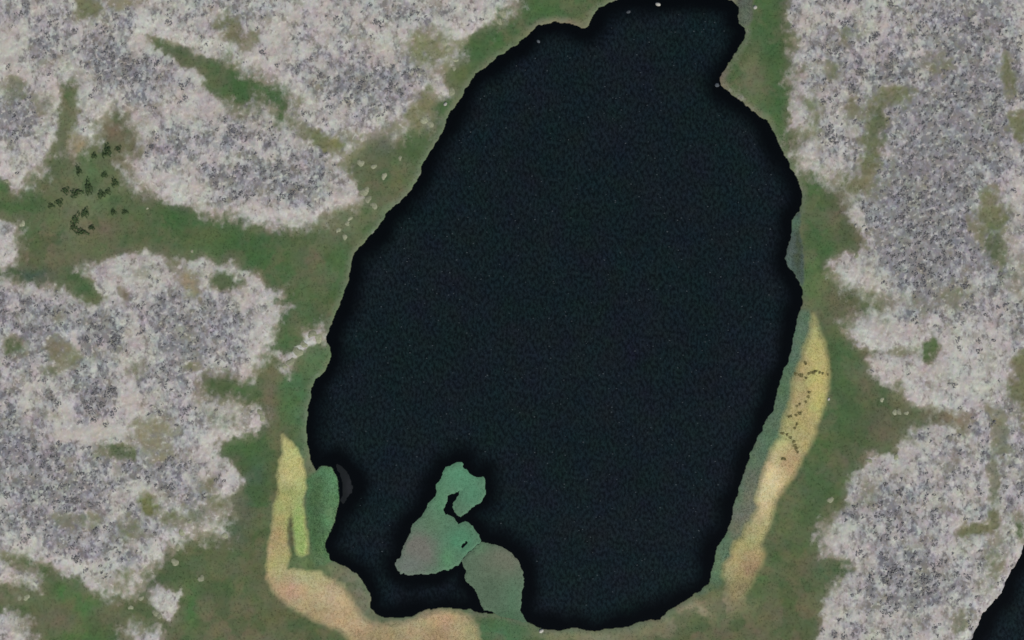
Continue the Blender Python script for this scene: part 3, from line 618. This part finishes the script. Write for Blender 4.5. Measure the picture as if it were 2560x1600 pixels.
o = link('ground', sheet_part('ground', ~taken))
tag(o, 'green and olive fen ground between the pale plateaus', 'ground', kind='structure')

# ------------------------------------------------------------------ water
def water(name, poly, label, avoid=()):
    P = np.array(poly); lo = P.min(0) - 30; hi = P.max(0) + 30
    gx = np.arange(lo[0], hi[0], 8.0); gy = np.arange(lo[1], hi[1], 8.0)
    x, y = np.meshgrid(gx, gy)
    d = sdf(poly, x, y, 400)
    far_from = -d
    for p in avoid: far_from = np.minimum(far_from, sdf(p, x, y, 400))
    halo_fade = sstep(12, 66, far_from + (fbm(x, y, 60, 2, 131) - 0.5) * 26)  # zero in the painted dark halo, one on open water
    ny, nx = x.shape
    vid = np.arange(nx * ny).reshape(ny, nx)
    q = np.stack([vid[1:, :-1], vid[1:, 1:], vid[:-1, 1:], vid[:-1, :-1]], -1)
    dm = (d[1:, :-1] + d[1:, 1:] + d[:-1, 1:] + d[:-1, :-1]) / 4
    q = q[dm < 14]
    u, inv = np.unique(q.ravel(), return_inverse=True)
    co = np.stack([wx(x), wy(y), np.zeros_like(x)], -1).reshape(-1, 3)[u]
    o = link(name, raw_mesh(name, co, inv.reshape(-1, 4), M_WATER, {'edge_halo_fade': halo_fade.ravel()[u]}))
    return tag(o, label, 'water', kind='structure')
water('lake', LAKE, 'large dark oval lake filling the middle of the picture', (MAT_MID, MAT_SOUTH, WEED))
water('pond', POND, 'dark pond cut off by the bottom right corner')

# ------------------------------------------------------------------ grass blades and leaf scatter
def blades(pts, hts, spread, tint_cols, per=4, wid=0.05):
    """one mesh of bent triangular blades; pts (n,3)"""
    n = len(pts)
    p = np.repeat(pts, per, 0); h = np.repeat(hts, per); c = np.repeat(tint_cols, per, 0)
    k = len(p)
    ang = RNG.uniform(0, 2 * np.pi, k); lean = RNG.uniform(0.3, 1.0, k) * spread
    dx, dy = np.cos(ang), np.sin(ang)
    r0 = RNG.uniform(0, 0.06, k)
    base = p + np.stack([dx * r0, dy * r0, np.full(k, -0.02)], -1)
    w = wid * RNG.uniform(0.7, 1.4, k)
    side = np.stack([-dy * w, dx * w, np.zeros(k)], -1)
    tip = base + np.stack([dx * lean, dy * lean, h * RNG.uniform(0.7, 1.1, k)], -1)
    co = np.stack([base - side, base + side, tip], 1).reshape(-1, 3)
    f = np.arange(k * 3).reshape(k, 3)
    cc = np.repeat(c * 1.25 * RNG.uniform(0.93, 1.07, (k, 1)), 3, 0)
    cc = np.concatenate([cc[:, :3], np.ones((len(cc), 1))], -1)
    return co, f, cc

def pick(n, cond, box=(-60, 2620, -60, 1660)):
    px = RNG.uniform(box[0], box[1], n); py = RNG.uniform(box[2], box[3], n)
    i = np.clip(np.searchsorted(GX, px), 0, NX - 1); j = np.clip(np.searchsorted(GY, py), 0, NY - 1)
    ok = cond[j, i]
    px, py, i, j = GX[i][ok] + RNG.uniform(-1.2, 1.2, ok.sum()), GY[j][ok] + RNG.uniform(-1.2, 1.2, ok.sum()), i[ok], j[ok]
    return px, py, i, j

for nm, m, lab, cat in parts:
    jc, ic = np.nonzero(m)
    if len(jc) == 0: continue
    ox, oy = float(wx(cx_[jc, ic].mean())), float(wy(cy_[jc, ic].mean()))
    root = tag(empty(nm, (ox, oy, 0.0)), lab, cat)
    link('sod', sheet_part('sod', m, (ox, oy, 0)), root)
    kk = min(len(jc), 9000)
    sel = RNG.integers(0, len(jc), kk)
    px = cx_[jc, ic][sel] + RNG.uniform(-1.2, 1.2, kk); py = cy_[jc, ic][sel] + RNG.uniform(-1.2, 1.2, kk)
    zz = Z[jc[sel], ic[sel]]
    ok = zz > 0.02
    px, py, zz, jj, ii = px[ok], py[ok], zz[ok], jc[sel][ok], ic[sel][ok]
    pts = np.stack([wx(px) - ox, wy(py) - oy, zz], -1)
    co, f, cc = blades(pts, RNG.uniform(0.06, 0.18, len(pts)), 0.26, tint[jj, ii], 3, 0.05)
    bl = link('blades', raw_mesh('blades', co, f, M_TUFT, {'tint': cc}, smooth=False), root)
    bl['kind'] = 'stuff'

fen_ok = (L < 0.35) & (d_lake > 4) & (isbed > 2)
px, py, i, j = pick(110000, fen_ok)
pts = np.stack([wx(px), wy(py), Z[j, i]], -1)
co, f, cc = blades(pts, RNG.uniform(0.06, 0.20, len(pts)), 0.30, tint[j, i], 4, 0.05)
o = link('sedge_grass', raw_mesh('sedge_grass', co, f, M_TUFT, {'tint': cc}, smooth=False))
tag(o, 'short green and olive sedge covering the wet fen ground', 'sedge', kind='stuff')

# ------------------------------------------------------------------ floating mats on the lake
def float_mat(name, poly, label, base, spots, top=0.10, foliage=True, hole=None, soft=6.0):
    P = np.array(poly); lo = P.min(0) - 12; hi = P.max(0) + 12
    gx = np.arange(lo[0], hi[0], 2.0); gy = np.arange(lo[1], hi[1], 2.0)
    x, y = np.meshgrid(gx, gy)
    xw = x + (fbm(x, y, 10, 2, 141) - 0.5) * 6; yw = y + (fbm(x, y, 10, 2, 142) - 0.5) * 6
    d = sdf(poly, xw, yw, 60)
    if hole is not None: d = np.maximum(d, -sdf(hole, xw, yw, 60))
    z = top * sstep(2.0, -soft, d) - 0.12 * sstep(-1.0, 6.0, d) + 0.05 * (fbm(x, y, 9, 2, 143) - 0.5) * sstep(0, -6, d)
    z = np.where(d < 0, np.maximum(z, 0.012), z)
    t = np.ones(x.shape + (3,)) * base
    fm = fbm(x, y, 16, 3, 144)
    for bx, by, rx, ry, colr, stg in spots:
        g = np.clip(blob(xw, yw, bx, by, rx, ry) * stg * (0.7 + 0.6 * fm), 0, 1)[..., None]
        t = t * (1 - g) + colr * g
    ny, nx = x.shape; vid = np.arange(nx * ny).reshape(ny, nx)
    q = np.stack([vid[1:, :-1], vid[1:, 1:], vid[:-1, 1:], vid[:-1, :-1]], -1)
    dm = (d[1:, :-1] + d[1:, 1:] + d[:-1, 1:] + d[:-1, :-1]) / 4
    q = q[dm < 5]
    u, inv = np.unique(q.ravel(), return_inverse=True)
    ox, oy = float(wx(P[:, 0].mean())), float(wy(P[:, 1].mean()))
    co = np.stack([wx(x) - ox, wy(y) - oy, z], -1).reshape(-1, 3)[u]
    gm = t.mean(-1, keepdims=True); t = (gm + (t - gm) * 0.84) * 1.04
    tc = np.concatenate([t, np.ones(x.shape + (1,))], -1).reshape(-1, 4)[u]
    root = tag(empty(name, (ox, oy, 0)), label, 'plant mat')
    link('moss_bed', raw_mesh('moss_bed', co, inv.reshape(-1, 4), M_MAT, {'tint': tc}), root)
    if foliage:
        jj, ii = np.nonzero(d < -2)
        kk = len(jj) // 2
        sel = RNG.integers(0, len(jj), kk)
        pts = np.stack([wx(x[jj, ii][sel]) - ox + RNG.uniform(-.1, .1, kk), wy(y[jj, ii][sel]) - oy + RNG.uniform(-.1, .1, kk), z[jj, ii][sel]], -1)
        co, f, cc = blades(pts, RNG.uniform(0.03, 0.10, kk), 0.22, t[jj, ii][sel], 3, 0.06)
        b = link('leaves', raw_mesh('leaves', co, f, M_TUFT, {'tint': cc}, smooth=False), root); b['kind'] = 'stuff'
    return root
HOLE = [(1152,1366),(1158,1358),(1166,1352),(1172,1356),(1166,1364),(1160,1372),(1153,1373)]
float_mat('floating_mat', MAT_MID, 'floating green plant mat with a hooked top in the lake\'s lower left', lin(84,118,92),
          [(1048,1375,44,44,lin(112,112,102),1.3),(1020,1415,40,26,lin(106,116,106),1.1),(1150,1190,60,40,lin(80,142,106),.9),(1180,1240,30,30,lin(76,136,102),.8),(1100,1260,22,50,lin(82,136,98),.8),(1150,1350,40,36,lin(72,134,98),.95),(1120,1400,20,26,lin(84,140,96),.8),(1080,1310,26,26,lin(90,124,92),.6)], 0.13, True, HOLE)
float_mat('floating_mat', MAT_SOUTH, 'smooth olive-green floating mat joined to the lake\'s bottom shore', lin(86,110,86),
          [(1200,1370,22,16,lin(86,128,92),.7),(1260,1405,44,36,lin(110,112,94),1.2),(1240,1430,40,40,lin(96,112,88),.6),(1230,1480,30,50,lin(80,104,80),.8),(1280,1500,24,50,lin(84,120,90),.8),(1270,1550,40,24,lin(70,106,74),.9)], 0.12)
float_mat('weed_patch', WEED, 'dark submerged weed patch off the green reed bed', lin(22,27,30), [(872,1215,7,22,lin(36,39,44),.8)], 0.035, False)

# ------------------------------------------------------------------ shrubs, cushions, boulders
def leaf_dome(seed, nleaf, rad, hgt, leaf):
    r = np.random.default_rng(seed)
    u = r.uniform(0, 2 * np.pi, nleaf); v = np.sqrt(r.uniform(0, 1, nleaf)); q = r.uniform(0.45, 1.0, nleaf)
    lob = 1.0 + 0.28 * np.sin(u * 3 + seed) + 0.16 * np.sin(u * 5 + 2 * seed)
    c = np.stack([np.cos(u) * v * rad * lob, np.sin(u) * v * rad * lob, hgt * (0.12 + 0.88 * np.sqrt(np.maximum(0, 1 - v * v))) * q], -1)
    a = r.normal(size=(nleaf, 3)) * 0.6 + np.array([0, 0, 1.0]); a /= np.linalg.norm(a, axis=1, keepdims=True)
    t = np.cross(a, r.normal(size=(nleaf, 3))); t /= np.linalg.norm(t, axis=1, keepdims=True)
    bt = np.cross(a, t)
    s = leaf * r.uniform(0.6, 1.3, (nleaf, 1))
    co = np.stack([c - t * s, c + bt * s * .6, c + t * s, c - bt * s * .6], 1).reshape(-1, 3)
    return co, np.arange(nleaf * 4).reshape(-1, 4)

CROWS = [raw_mesh('dwarf_shrub', *leaf_dome(s, 26, 0.5, 0.26, 0.15), M_CROW, smooth=False) for s in (1, 2, 3, 4)]
def cushion_mesh(seed):
    r = np.random.default_rng(seed)
    rings, seg = 4, 11
    co = [(0, 0, 0.30)]
    ph = r.uniform(0, 6, 3)
    for k in range(1, rings + 1):
        for s in range(seg):
            a = 2 * math.pi * s / seg; rr = 0.5 * k / rings * (1 + .22 * math.sin(2 * a + ph[0]) + .14 * math.sin(3 * a + ph[1])) * r.uniform(.9, 1.1)
            co.append((rr * math.cos(a), rr * math.sin(a), 0.30 * (1 - (k / rings) ** 2.2) - (0.10 if k == rings else 0) + r.uniform(-.025, .025)))
    f = []
    for s in range(seg):
        f.append((0, 1 + s, 1 + (s + 1) % seg))
        for k in range(rings - 1):
            a, b_ = 1 + k * seg + s, 1 + k * seg + (s + 1) % seg
            c, d = a + seg, b_ + seg
            f.append((a, c, d)); f.append((a, d, b_))
    return raw_mesh('lichen_cushion', np.array(co), np.array(f), M_CUSHION)
CUSH = [cushion_mesh(s) for s in (5, 6, 7)]
def stone_mesh(seed, mat):
    r = np.random.default_rng(seed)
    rings, seg = 5, 10
    co = [(0, 0, 0.42)]
    for k in range(1, rings + 1):
        th = math.pi * 0.62 * k / rings
        for s in range(seg):
            a = 2 * math.pi * s / seg
            q = 0.5 * (1 + r.uniform(-.12, .12) + .12 * math.sin(2 * a + seed))
            co.append((q * math.sin(th) * math.cos(a), q * .8 * math.sin(th) * math.sin(a), 0.42 * math.cos(th)))
    f = []
    for s in range(seg):
        f.append((0, 1 + s, 1 + (s + 1) % seg))
        for k in range(rings - 1):
            a, b_ = 1 + k * seg + s, 1 + k * seg + (s + 1) % seg
            f.append((a, a + seg, b_ + seg)); f.append((a, b_ + seg, b_))
    return raw_mesh('boulder', np.array(co), np.array(f), mat)

def stand(name, me, px, py, size, sy=1.0, rot=None, sz=1.0, dz=-0.03):
    o = link(name, me)
    z = float(at(px, py, Z)); z = max(z, -0.02)
    o.location = (float(wx(px)), float(wy(py)), z + dz)
    o.scale = (size, size * sy, (0.5 + 0.5 * size) * sz)
    o.rotation_euler = (0, 0, random.uniform(0, 6.28) if rot is None else R(rot))
    return o

for px, py, d, mat, sd, lab in [(1645,10,1.5,M_STONE,1,'white boulder in the dark water at the lake\'s top edge'),(1571,29,1.3,M_STONE2,2,'bluish grey boulder in the water at the lake\'s upper end'),
    (1346,103,1.2,M_STONE2,3,'dim grey boulder off the lake\'s upper left shore'),(1793,212,1.5,M_STONE2,4,'elongated grey boulder off the point on the upper right shore'),(1888,18,1.4,M_STONE,5,'pinkish boulder on the grass near the top right shore'),
    (1113,260,1.3,M_STONE,6,'pale boulder on the upper left shore'),(2140,564,1.2,M_STONE,7,'left one of two white boulders on the plateau edge right of the lake'),(2161,567,1.2,M_STONE,8,'right one of two white boulders on the plateau edge right of the lake'),
    (1353,1578,1.5,M_STONE,9,'pale boulder on the lake\'s bottom shore'),(2072,998,1.0,M_STONE,10,'pale boulder beside the long yellow sedge bed'),(2000,1296,.5,M_STONE2,11,None)]:
    if lab is None: continue
    tag(stand('boulder', stone_mesh(sd, mat), px, py, d * 0.85, 1.0, None, 0.8, -0.06), lab, 'boulder', 'boulders around the lake')

# willow clumps in the fen
WIL = [(267,378,1.5,2.6),(236,389,1.0,1.2),(296,372,1.1,1.2),(196,426,1.0,2.0),(222,468,1.3,3.2),(164,477,1.4,1.4),(190,483,2.3,1.5),(254,486,1.5,1.6),(270,479,1.1,1.2),(286,456,1.2,1.8),(262,437,1.2,1.2),(148,506,1.4,1.4),
       (127,514,1.2,1.0),(214,532,1.4,2.0),(189,551,1.4,2.8),(204,580,2.4,1.2),(230,569,1.2,1.0),(183,569,1.0,1.4),(312,530,1.2,.9),(284,530,1.0,1.2)]
WIL_LAB = {0:'tall dark willow clump topmost in the left fen',4:'long upright dark willow clump in the middle of the left fen',6:'widest dark willow clump at the left of the fen\'s group',14:'long dark willow clump low in the left fen',15:'wide dark willow clump lowest in the left fen',18:'small willow clump at the right end of the fen\'s group'}
WB = [raw_mesh('low_shrub', *leaf_dome(s, 60, 0.5, 0.2, 0.14), M_BEDSHRUB, smooth=False) for s in (24, 25, 26)]
WF = [raw_mesh('foliage', *leaf_dome(s, 120, 0.5, 0.5, 0.09), M_WILLOW, smooth=False) for s in (21, 22, 23)]
def stem_mesh(seed):
    r = np.random.default_rng(seed); co = []; f = []
    for s in range(7):
        a = r.uniform(0, 6.28); ln = r.uniform(.25, .42); b0 = len(co)
        dx, dy = math.cos(a), math.sin(a)
        for k in range(4):
            u = k * math.pi / 2
            co.append((0.03 * math.cos(u) + dx * .05, 0.03 * math.sin(u) + dy * .05, -0.05))
        for k in range(4):
            u = k * math.pi / 2
            co.append((0.012 * math.cos(u) + dx * ln, 0.012 * math.sin(u) + dy * ln, r.uniform(.3, .45)))
        for k in range(4): f.append((b0 + k, b0 + (k + 1) % 4, b0 + 4 + (k + 1) % 4, b0 + 4 + k))
    return raw_mesh('stem', np.array(co), np.array(f), M_STEM)
WS = stem_mesh(31)
for k, (px, py, ax, ay) in enumerate(WIL):
    root = empty('willow_shrub', (float(wx(px)), float(wy(py)), float(at(px, py, Z)) - 0.02))
    root.scale = (ax * 1.4, ay * 1.3, 0.7 + 0.15 * (ax + ay)); root.rotation_euler = (0, 0, R(random.uniform(-18, 18)))
    tag(root, WIL_LAB.get(k, 'small dark green willow clump among others in the left fen'), 'shrub', 'dark willow clumps in the left fen')
    link('foliage', WF[k % 3], root); link('stem', WS, root)

# low clumps in the long yellow bed
BEDLINES = [[(1989,934),(2003,939),(2014,944),(2024,935),(2040,929),(2056,934),(2069,936)],[(2011,905),(2015,909)],[(2024,982),(2021,992),(2014,1004)],[(2000,1010),(1992,1015)],[(2000,1034),(1991,1038)],[(1978,1039),(1972,1042)],[(1991,1060),(1987,1070)],
 [(1958,1084),(1968,1088),(1977,1094),(1983,1104),(1988,1116),(1994,1130)],[(1958,1145),(1962,1148)]]
BEDPTS = []
for ln in BEDLINES:
    for (ax, ay), (bx, by) in zip(ln[:-1], ln[1:]):
        k = max(1, int(math.hypot(bx - ax, by - ay) / 7.5))
        for q in range(k): BEDPTS.append((ax + (bx - ax) * q / k + random.uniform(-1.5, 1.5), ay + (by - ay) * q / k + random.uniform(-1.5, 1.5), random.uniform(.7, 1.3), random.uniform(.55, 1.0)))
    BEDPTS.append((ln[-1][0], ln[-1][1], .8, .7))
for px, py, a, b_ in BEDPTS:
    o = stand('low_shrub', WB[random.randrange(3)], px, py, 1.0, 1.0, random.uniform(-15, 15))
    o.scale = (a, b_, 0.7)
    tag(o, 'dark low shrub %s in the long yellow sedge bed' % ('above the dark line' if py < 920 else 'in the dark crosswise line' if py < 950 else 'in the upper string' if py < 1020 else 'in the middle string' if py < 1075 else 'in the lower string'), 'shrub', 'dark shrubs in the long yellow sedge bed')

# lichen cushions scattered past the plateau edges
CU = [(561,1339,1.7),(454,1330,1.7),(474,1304,1.4),(452,1295,1.4),(444,1367,1.8),(437,1406,2.2),(503,1446,2.0),(327,1519,1.5),(352,1496,2.0),(66,1494,1.6),(48,1494,1.6),(389,1533,2.0),(400,1540,1.8),(960,440,2.2),(934,416,2.0),(902,408,2.2),(934,514,2.0),
      (862,593,1.6),(868,559,1.6),(875,546,1.5),(846,575,1.7),(1254,32,2.2),(1248,53,2.0),(2076,1250,2.0),(2100,1451,1.5),(2248,1030,1.6),(2237,1031,1.5),(2267,1033,1.3),(2174,1152,1.8),(2240,1144,1.5),(2205,1000,1.2),(910,480,3.0),(920,498,2.2),
      (1060,300,2.4),(1075,310,2.0),(1128,230,2.4),(1120,120,1.8),(1138,150,1.6),(1110,105,1.8),(1135,170,1.4),(1000,395,1.3),(368,521,.9),(480,628,1.0),(55,560,1.8),(16,452,1.6),(2142,640,1.4),(780,835,2.2),(795,845,2.4),(745,880,2.4),(725,905,2.4),(712,915,2.0),(760,862,1.8),(655,1045,2.2),(648,1030,1.8)]
CU_LAB = {0:'white lichen cushion at the lower right tip of the lower left plateau',5:'pale upright lichen cushion standing in green fen at lower left',6:'lone blurred white lichen cushion in the lower left fen',13:'round pale lichen cushion in the fen near the upper left shore',23:'lone pale lichen cushion on the green right of the long yellow bed'}
CU_LAND = [((70,1494),'in the olive fen near the left edge at the bottom'),((370,1510),'in the fen below the lower left plateau'),((455,1315),'on the ragged right edge of the lower left plateau'),((915,450),'at the right tip of the upper left plateau'),((860,570),'below the right tip of the upper left plateau'),((1250,40),'by the top edge left of the lake'),((1120,140),'in the olive patch by the upper left shore'),
 ((1065,305),'at the plateau corner nearest the upper left shore'),((2250,1031),'in the olive inlet right of the lake'),((2200,1150),'on the upper edge of the lower right plateau'),((2100,1450),'on the left edge of the lower right plateau'),((2142,640),'on the plateau edge right of the lake'),((765,860),'in the white chain touching the left shore'),((650,1040),'on the point above the yellow sedge at left'),((40,500),'at the left edge beside the green channel'),((1000,395),'in the green margin of the upper left shore'),((425,575),'in the wide green channel')]
def cu_label(px, py): return 'small pale lichen cushion ' + min(CU_LAND, key=lambda t: (t[0][0] - px) ** 2 + (t[0][1] - py) ** 2)[1]
for k, (px, py, d) in enumerate(CU):
    o = stand('lichen_cushion', CUSH[k % 3], px, py, d * 1.05, random.uniform(.6, 1.0), None, 0.4)
    tag(o, CU_LAB.get(k, cu_label(px, py)), 'lichen', 'pale lichen cushions along the plateau edges')

# dwarf shrubs on the lichen: the largest one by one, the rest as cover
BIG = [(119,90,2.2),(63,12,1.6),(55,35,1.5),(125,55,1.4),(21,165,1.7),(309,144,1.8),(262,132,1.9),(280,135,1.6),(245,162,1.9),(330,168,1.4),(313,195,1.4),(338,195,1.4),(238,225,1.8),(229,240,1.5),(423,55,1.8),(141,50,1.3),(138,142,1.2),(157,130,1.1),(364,150,1.6),
       (392,158,1.7),(472,202,1.6),(457,217,1.9),(462,244,1.6),(450,255,1.3),(495,343,1.5),(544,324,1.3),(590,335,2.6),(575,330,2.2),(560,358,1.6),(658,130,1.9),(778,148,1.6),(799,188,1.8),(883,196,1.6),(918,226,1.7),(979,214,1.7),(981,169,2.0),(998,228,1.7),(870,250,2.2),(905,207,2.0),
       (966,272,1.7),(1020,180,1.7),(950,60,2.2),(938,55,1.6),(840,45,1.5),(1035,30,1.4),(975,225,1.5),(650,347,1.5),(730,486,2.4),(700,497,1.8),(712,492,1.6),(773,514,1.2),(660,430,1.6),(690,420,1.8),(720,430,1.8),(780,455,1.8),(805,440,1.8),(790,470,1.5),(750,470,1.6),(612,420,1.7),(590,430,1.6),(615,490,1.3),(600,485,1.3),(585,480,1.2),
       (2182,94,2.4),(2190,85,1.8),(2300,70,2.0),(2430,68,2.4),(2445,75,2.0),(2060,118,1.6),(2075,128,1.5),(2228,140,1.7),(2240,150,1.6),(2222,170,1.8),(2258,190,1.6),(2250,208,1.5),(2128,215,1.9),(2145,178,1.9),(2085,350,2.6),(2075,320,2.2),(2070,332,1.8),(2032,120,1.2),(2390,235,2.0),(2350,250,2.0),(2480,290,1.8),(2420,250,2.0),(2530,260,1.4),
       (2417,715,2.0),(2380,718,1.6),(2337,655,1.7),(2310,665,1.8),(2360,590,2.4),(2270,500,1.9),(2300,490,2.0),(2420,520,1.8),(2447,851,1.8),(2394,848,1.6),(2398,870,1.4),(2447,878,1.8),(2532,672,1.4),(2480,1058,2.2),(2400,1020,1.6),
       (2320,1475,2.8),(2312,1450,2.6),(2340,1440,2.4),(2350,1405,2.2),(2335,1415,2.0),(2300,1445,1.8),(2390,1435,1.7),(2420,1442,2.2),(2250,1462,2.0),(2175,1446,1.8),(2148,1380,2.0),(2210,1530,2.2),(2225,1535,1.6),(2110,1592,1.8),(2087,1583,1.4),(2206,1290,1.8),(2250,1230,2.0),(2240,1280,1.6),(2230,1430,3.0),(2215,1450,2.6),(2240,1415,2.2),(2445,1222,1.6),
       (272,978,2.6),(285,975,2.0),(260,1010,1.8),(225,1020,2.0),(250,1012,2.2),(280,1035,1.8),(265,1062,1.6),(235,1050,1.6),(210,918,1.8),(250,920,1.6),(195,930,1.6),(215,848,2.0),(250,852,2.4),(285,850,2.4),(300,846,2.0),(235,815,1.8),(350,833,1.6),(433,848,1.4),(408,922,1.5),(400,1032,1.6),(420,1148,1.7),(112,952,1.5),(130,995,2.0),(145,1010,1.8),(155,1215,2.2),(60,1350,2.0),(75,1340,1.6),(190,1395,2.2),(215,1424,1.6),(265,1320,1.8),(250,1260,1.6),(18,1240,1.6),(110,1160,1.8),(55,1190,1.6)]
pxs, pys, i, j = pick(60000, (L > 0.75) & (wpatch < 0.35) & (outside < 40) & (d_lake > 6), (-20, 2580, -20, 1620))
pr = dens[j, i] ** 1.5 * (1 - pale[j, i])
ok = RNG.uniform(0, 1, len(pxs)) < pr * 0.42
pxs, pys, i, j = pxs[ok], pys[ok], i[ok], j[ok]
n_ind = max(0, 300 - len(BIG))
LAND = [((120,60),'near the top left corner'),((30,150),'at the left edge near the top'),((290,150),'in the grey patch left of the green hollow'),((60,300),'at the left edge above the green fen'),((440,60),'above the left end of the green hollow'),((450,230),'just under the left half of the green hollow'),
 ((700,140),'above the right end of the green hollow'),((900,210),'in the grey patch close to the upper left shore'),((980,60),'near the top edge left of the lake'),((590,340),'between the green hollow and the grey patch'),((700,450),'in the large grey patch above the wide green channel'),((420,420),'on the pale ground right of the dark willow clumps'),
 ((100,800),'at the left edge below the green fen'),((250,830),'in the square grey patch on the lower left plateau'),((250,1000),'in the round grey patch ringed by pale ground'),((480,800),'on the lower left plateau below the wide green channel'),((520,960),'near the small green inlet on the lower left plateau'),((60,1150),'at the left edge of the lower left plateau'),
 ((400,1150),'beside the tan patch on the lower left plateau'),((150,1300),'in the grey lower part of the lower left plateau'),((350,1350),'near the lower tip of the lower left plateau'),((2060,120),'near the top beside the right-hand green strip'),((2220,150),'near the top middle of the right-hand plateau'),((2450,100),'in the top right corner'),
 ((2080,340),'on pale ground between olive strips right of lake'),((2400,300),'in the grey ground near the upper right edge'),((2300,530),'in the broad grey heart of the right-hand plateau'),((2500,600),'beside the dark olive patch at the right edge'),((2330,700),'low in the broad grey right-hand ground'),((2200,800),'above the small green hollow at right'),
 ((2440,860),'right of the small green hollow on the right-hand plateau'),((2400,1030),'at the end of the olive inlet on the right'),((2200,1260),'near the green margin of the lower right plateau'),((2400,1200),'on the pale upper part of the lower right plateau'),((2230,1430),'in the dark grey patch of the lower right plateau'),((2350,1440),'left of the pond in the lower right corner'),((2180,1550),'near the bottom edge of the lower right plateau')]
def near(px, py): return min(LAND, key=lambda t: (t[0][0] - px) ** 2 + (t[0][1] - py) ** 2)[1]
GRP = 'grey dwarf shrubs on the pale lichen plateaus'
allb = [(a, b_, c) for a, b_, c in BIG if at(a, b_, d_lake) > 5]
for k in range(min(n_ind, len(pxs))):
    allb.append((pxs[k], pys[k], random.uniform(1.1, 1.7)))
for k, (px, py, d) in enumerate(allb):
    o = stand('dwarf_shrub', CROWS[k % 4], px, py, d * 0.95, random.uniform(.6, 1.0), random.uniform(20, 70) if k % 2 else None, 0.8)
    tag(o, '%s dark grey dwarf shrub %s' % ('broad' if d >= 1.9 else 'middling' if d >= 1.45 else 'small', near(px, py)), 'shrub', GRP)
pxs, pys, i, j = pxs[n_ind:], pys[n_ind:], i[n_ind:], j[n_ind:]
cos, fs, off = [], [], 0
for k in range(len(pxs)):
    co, f = leaf_dome(200 + k % 12, 12, 0.5, 0.2, 0.19)
    s = RNG.uniform(0.55, 1.15); a = RNG.uniform(0.3, 1.3)
    c_, s_ = math.cos(a), math.sin(a)
    x = co[:, 0] * s * 1.25; y = co[:, 1] * s * .75
    cos.append(np.stack([x * c_ - y * s_ + wx(pxs[k]), x * s_ + y * c_ + wy(pys[k]), co[:, 2] * s + Z[j[k], i[k]] - .02], -1)); fs.append(f + off); off += len(co)
if cos:
    o = link('dwarf_shrub_cover', raw_mesh('dwarf_shrub_cover', np.concatenate(cos), np.concatenate(fs), M_CROW, smooth=False))
    tag(o, 'fine dark speckle of smaller dwarf shrubs over the pale lichen', 'shrub cover', kind='stuff')

# drift specks on the open water
gxs = RNG.uniform(760, 2010, 900); gys = RNG.uniform(0, 1570, 900)
dd = sdf(LAKE, gxs, gys, 100)
for p in (MAT_MID, MAT_SOUTH): dd = np.maximum(dd, -sdf(p, gxs, gys, 100))
ok = dd < -40
gxs, gys = gxs[ok], gys[ok]
cos, fs = [], []
for k in range(len(gxs)):
    s = RNG.uniform(0.06, 0.16); a = RNG.uniform(0, 6.28); n6 = 6
    ang = a + np.arange(n6) * 2 * np.pi / n6
    cos.append(np.stack([wx(gxs[k]) + np.cos(ang) * s * 1.3, wy(gys[k]) + np.sin(ang) * s * .8, np.full(n6, 0.012 + RNG.uniform(0, .01))], -1))
    fs.append(np.arange(n6) + k * n6)
o = link('drift_specks', raw_mesh('drift_specks', np.concatenate(cos), np.array(fs), M_SPECK, smooth=False))
tag(o, 'tiny pale drift specks scattered over the dark lake water', 'drift', kind='stuff')
print('objects', len(bpy.data.objects), 'individual shrubs', len(allb), 'cover', len(pxs), 'tris', sum(len(m.polygons) * (len(m.polygons[0].vertices) - 2) for m in bpy.data.meshes if len(m.polygons)))
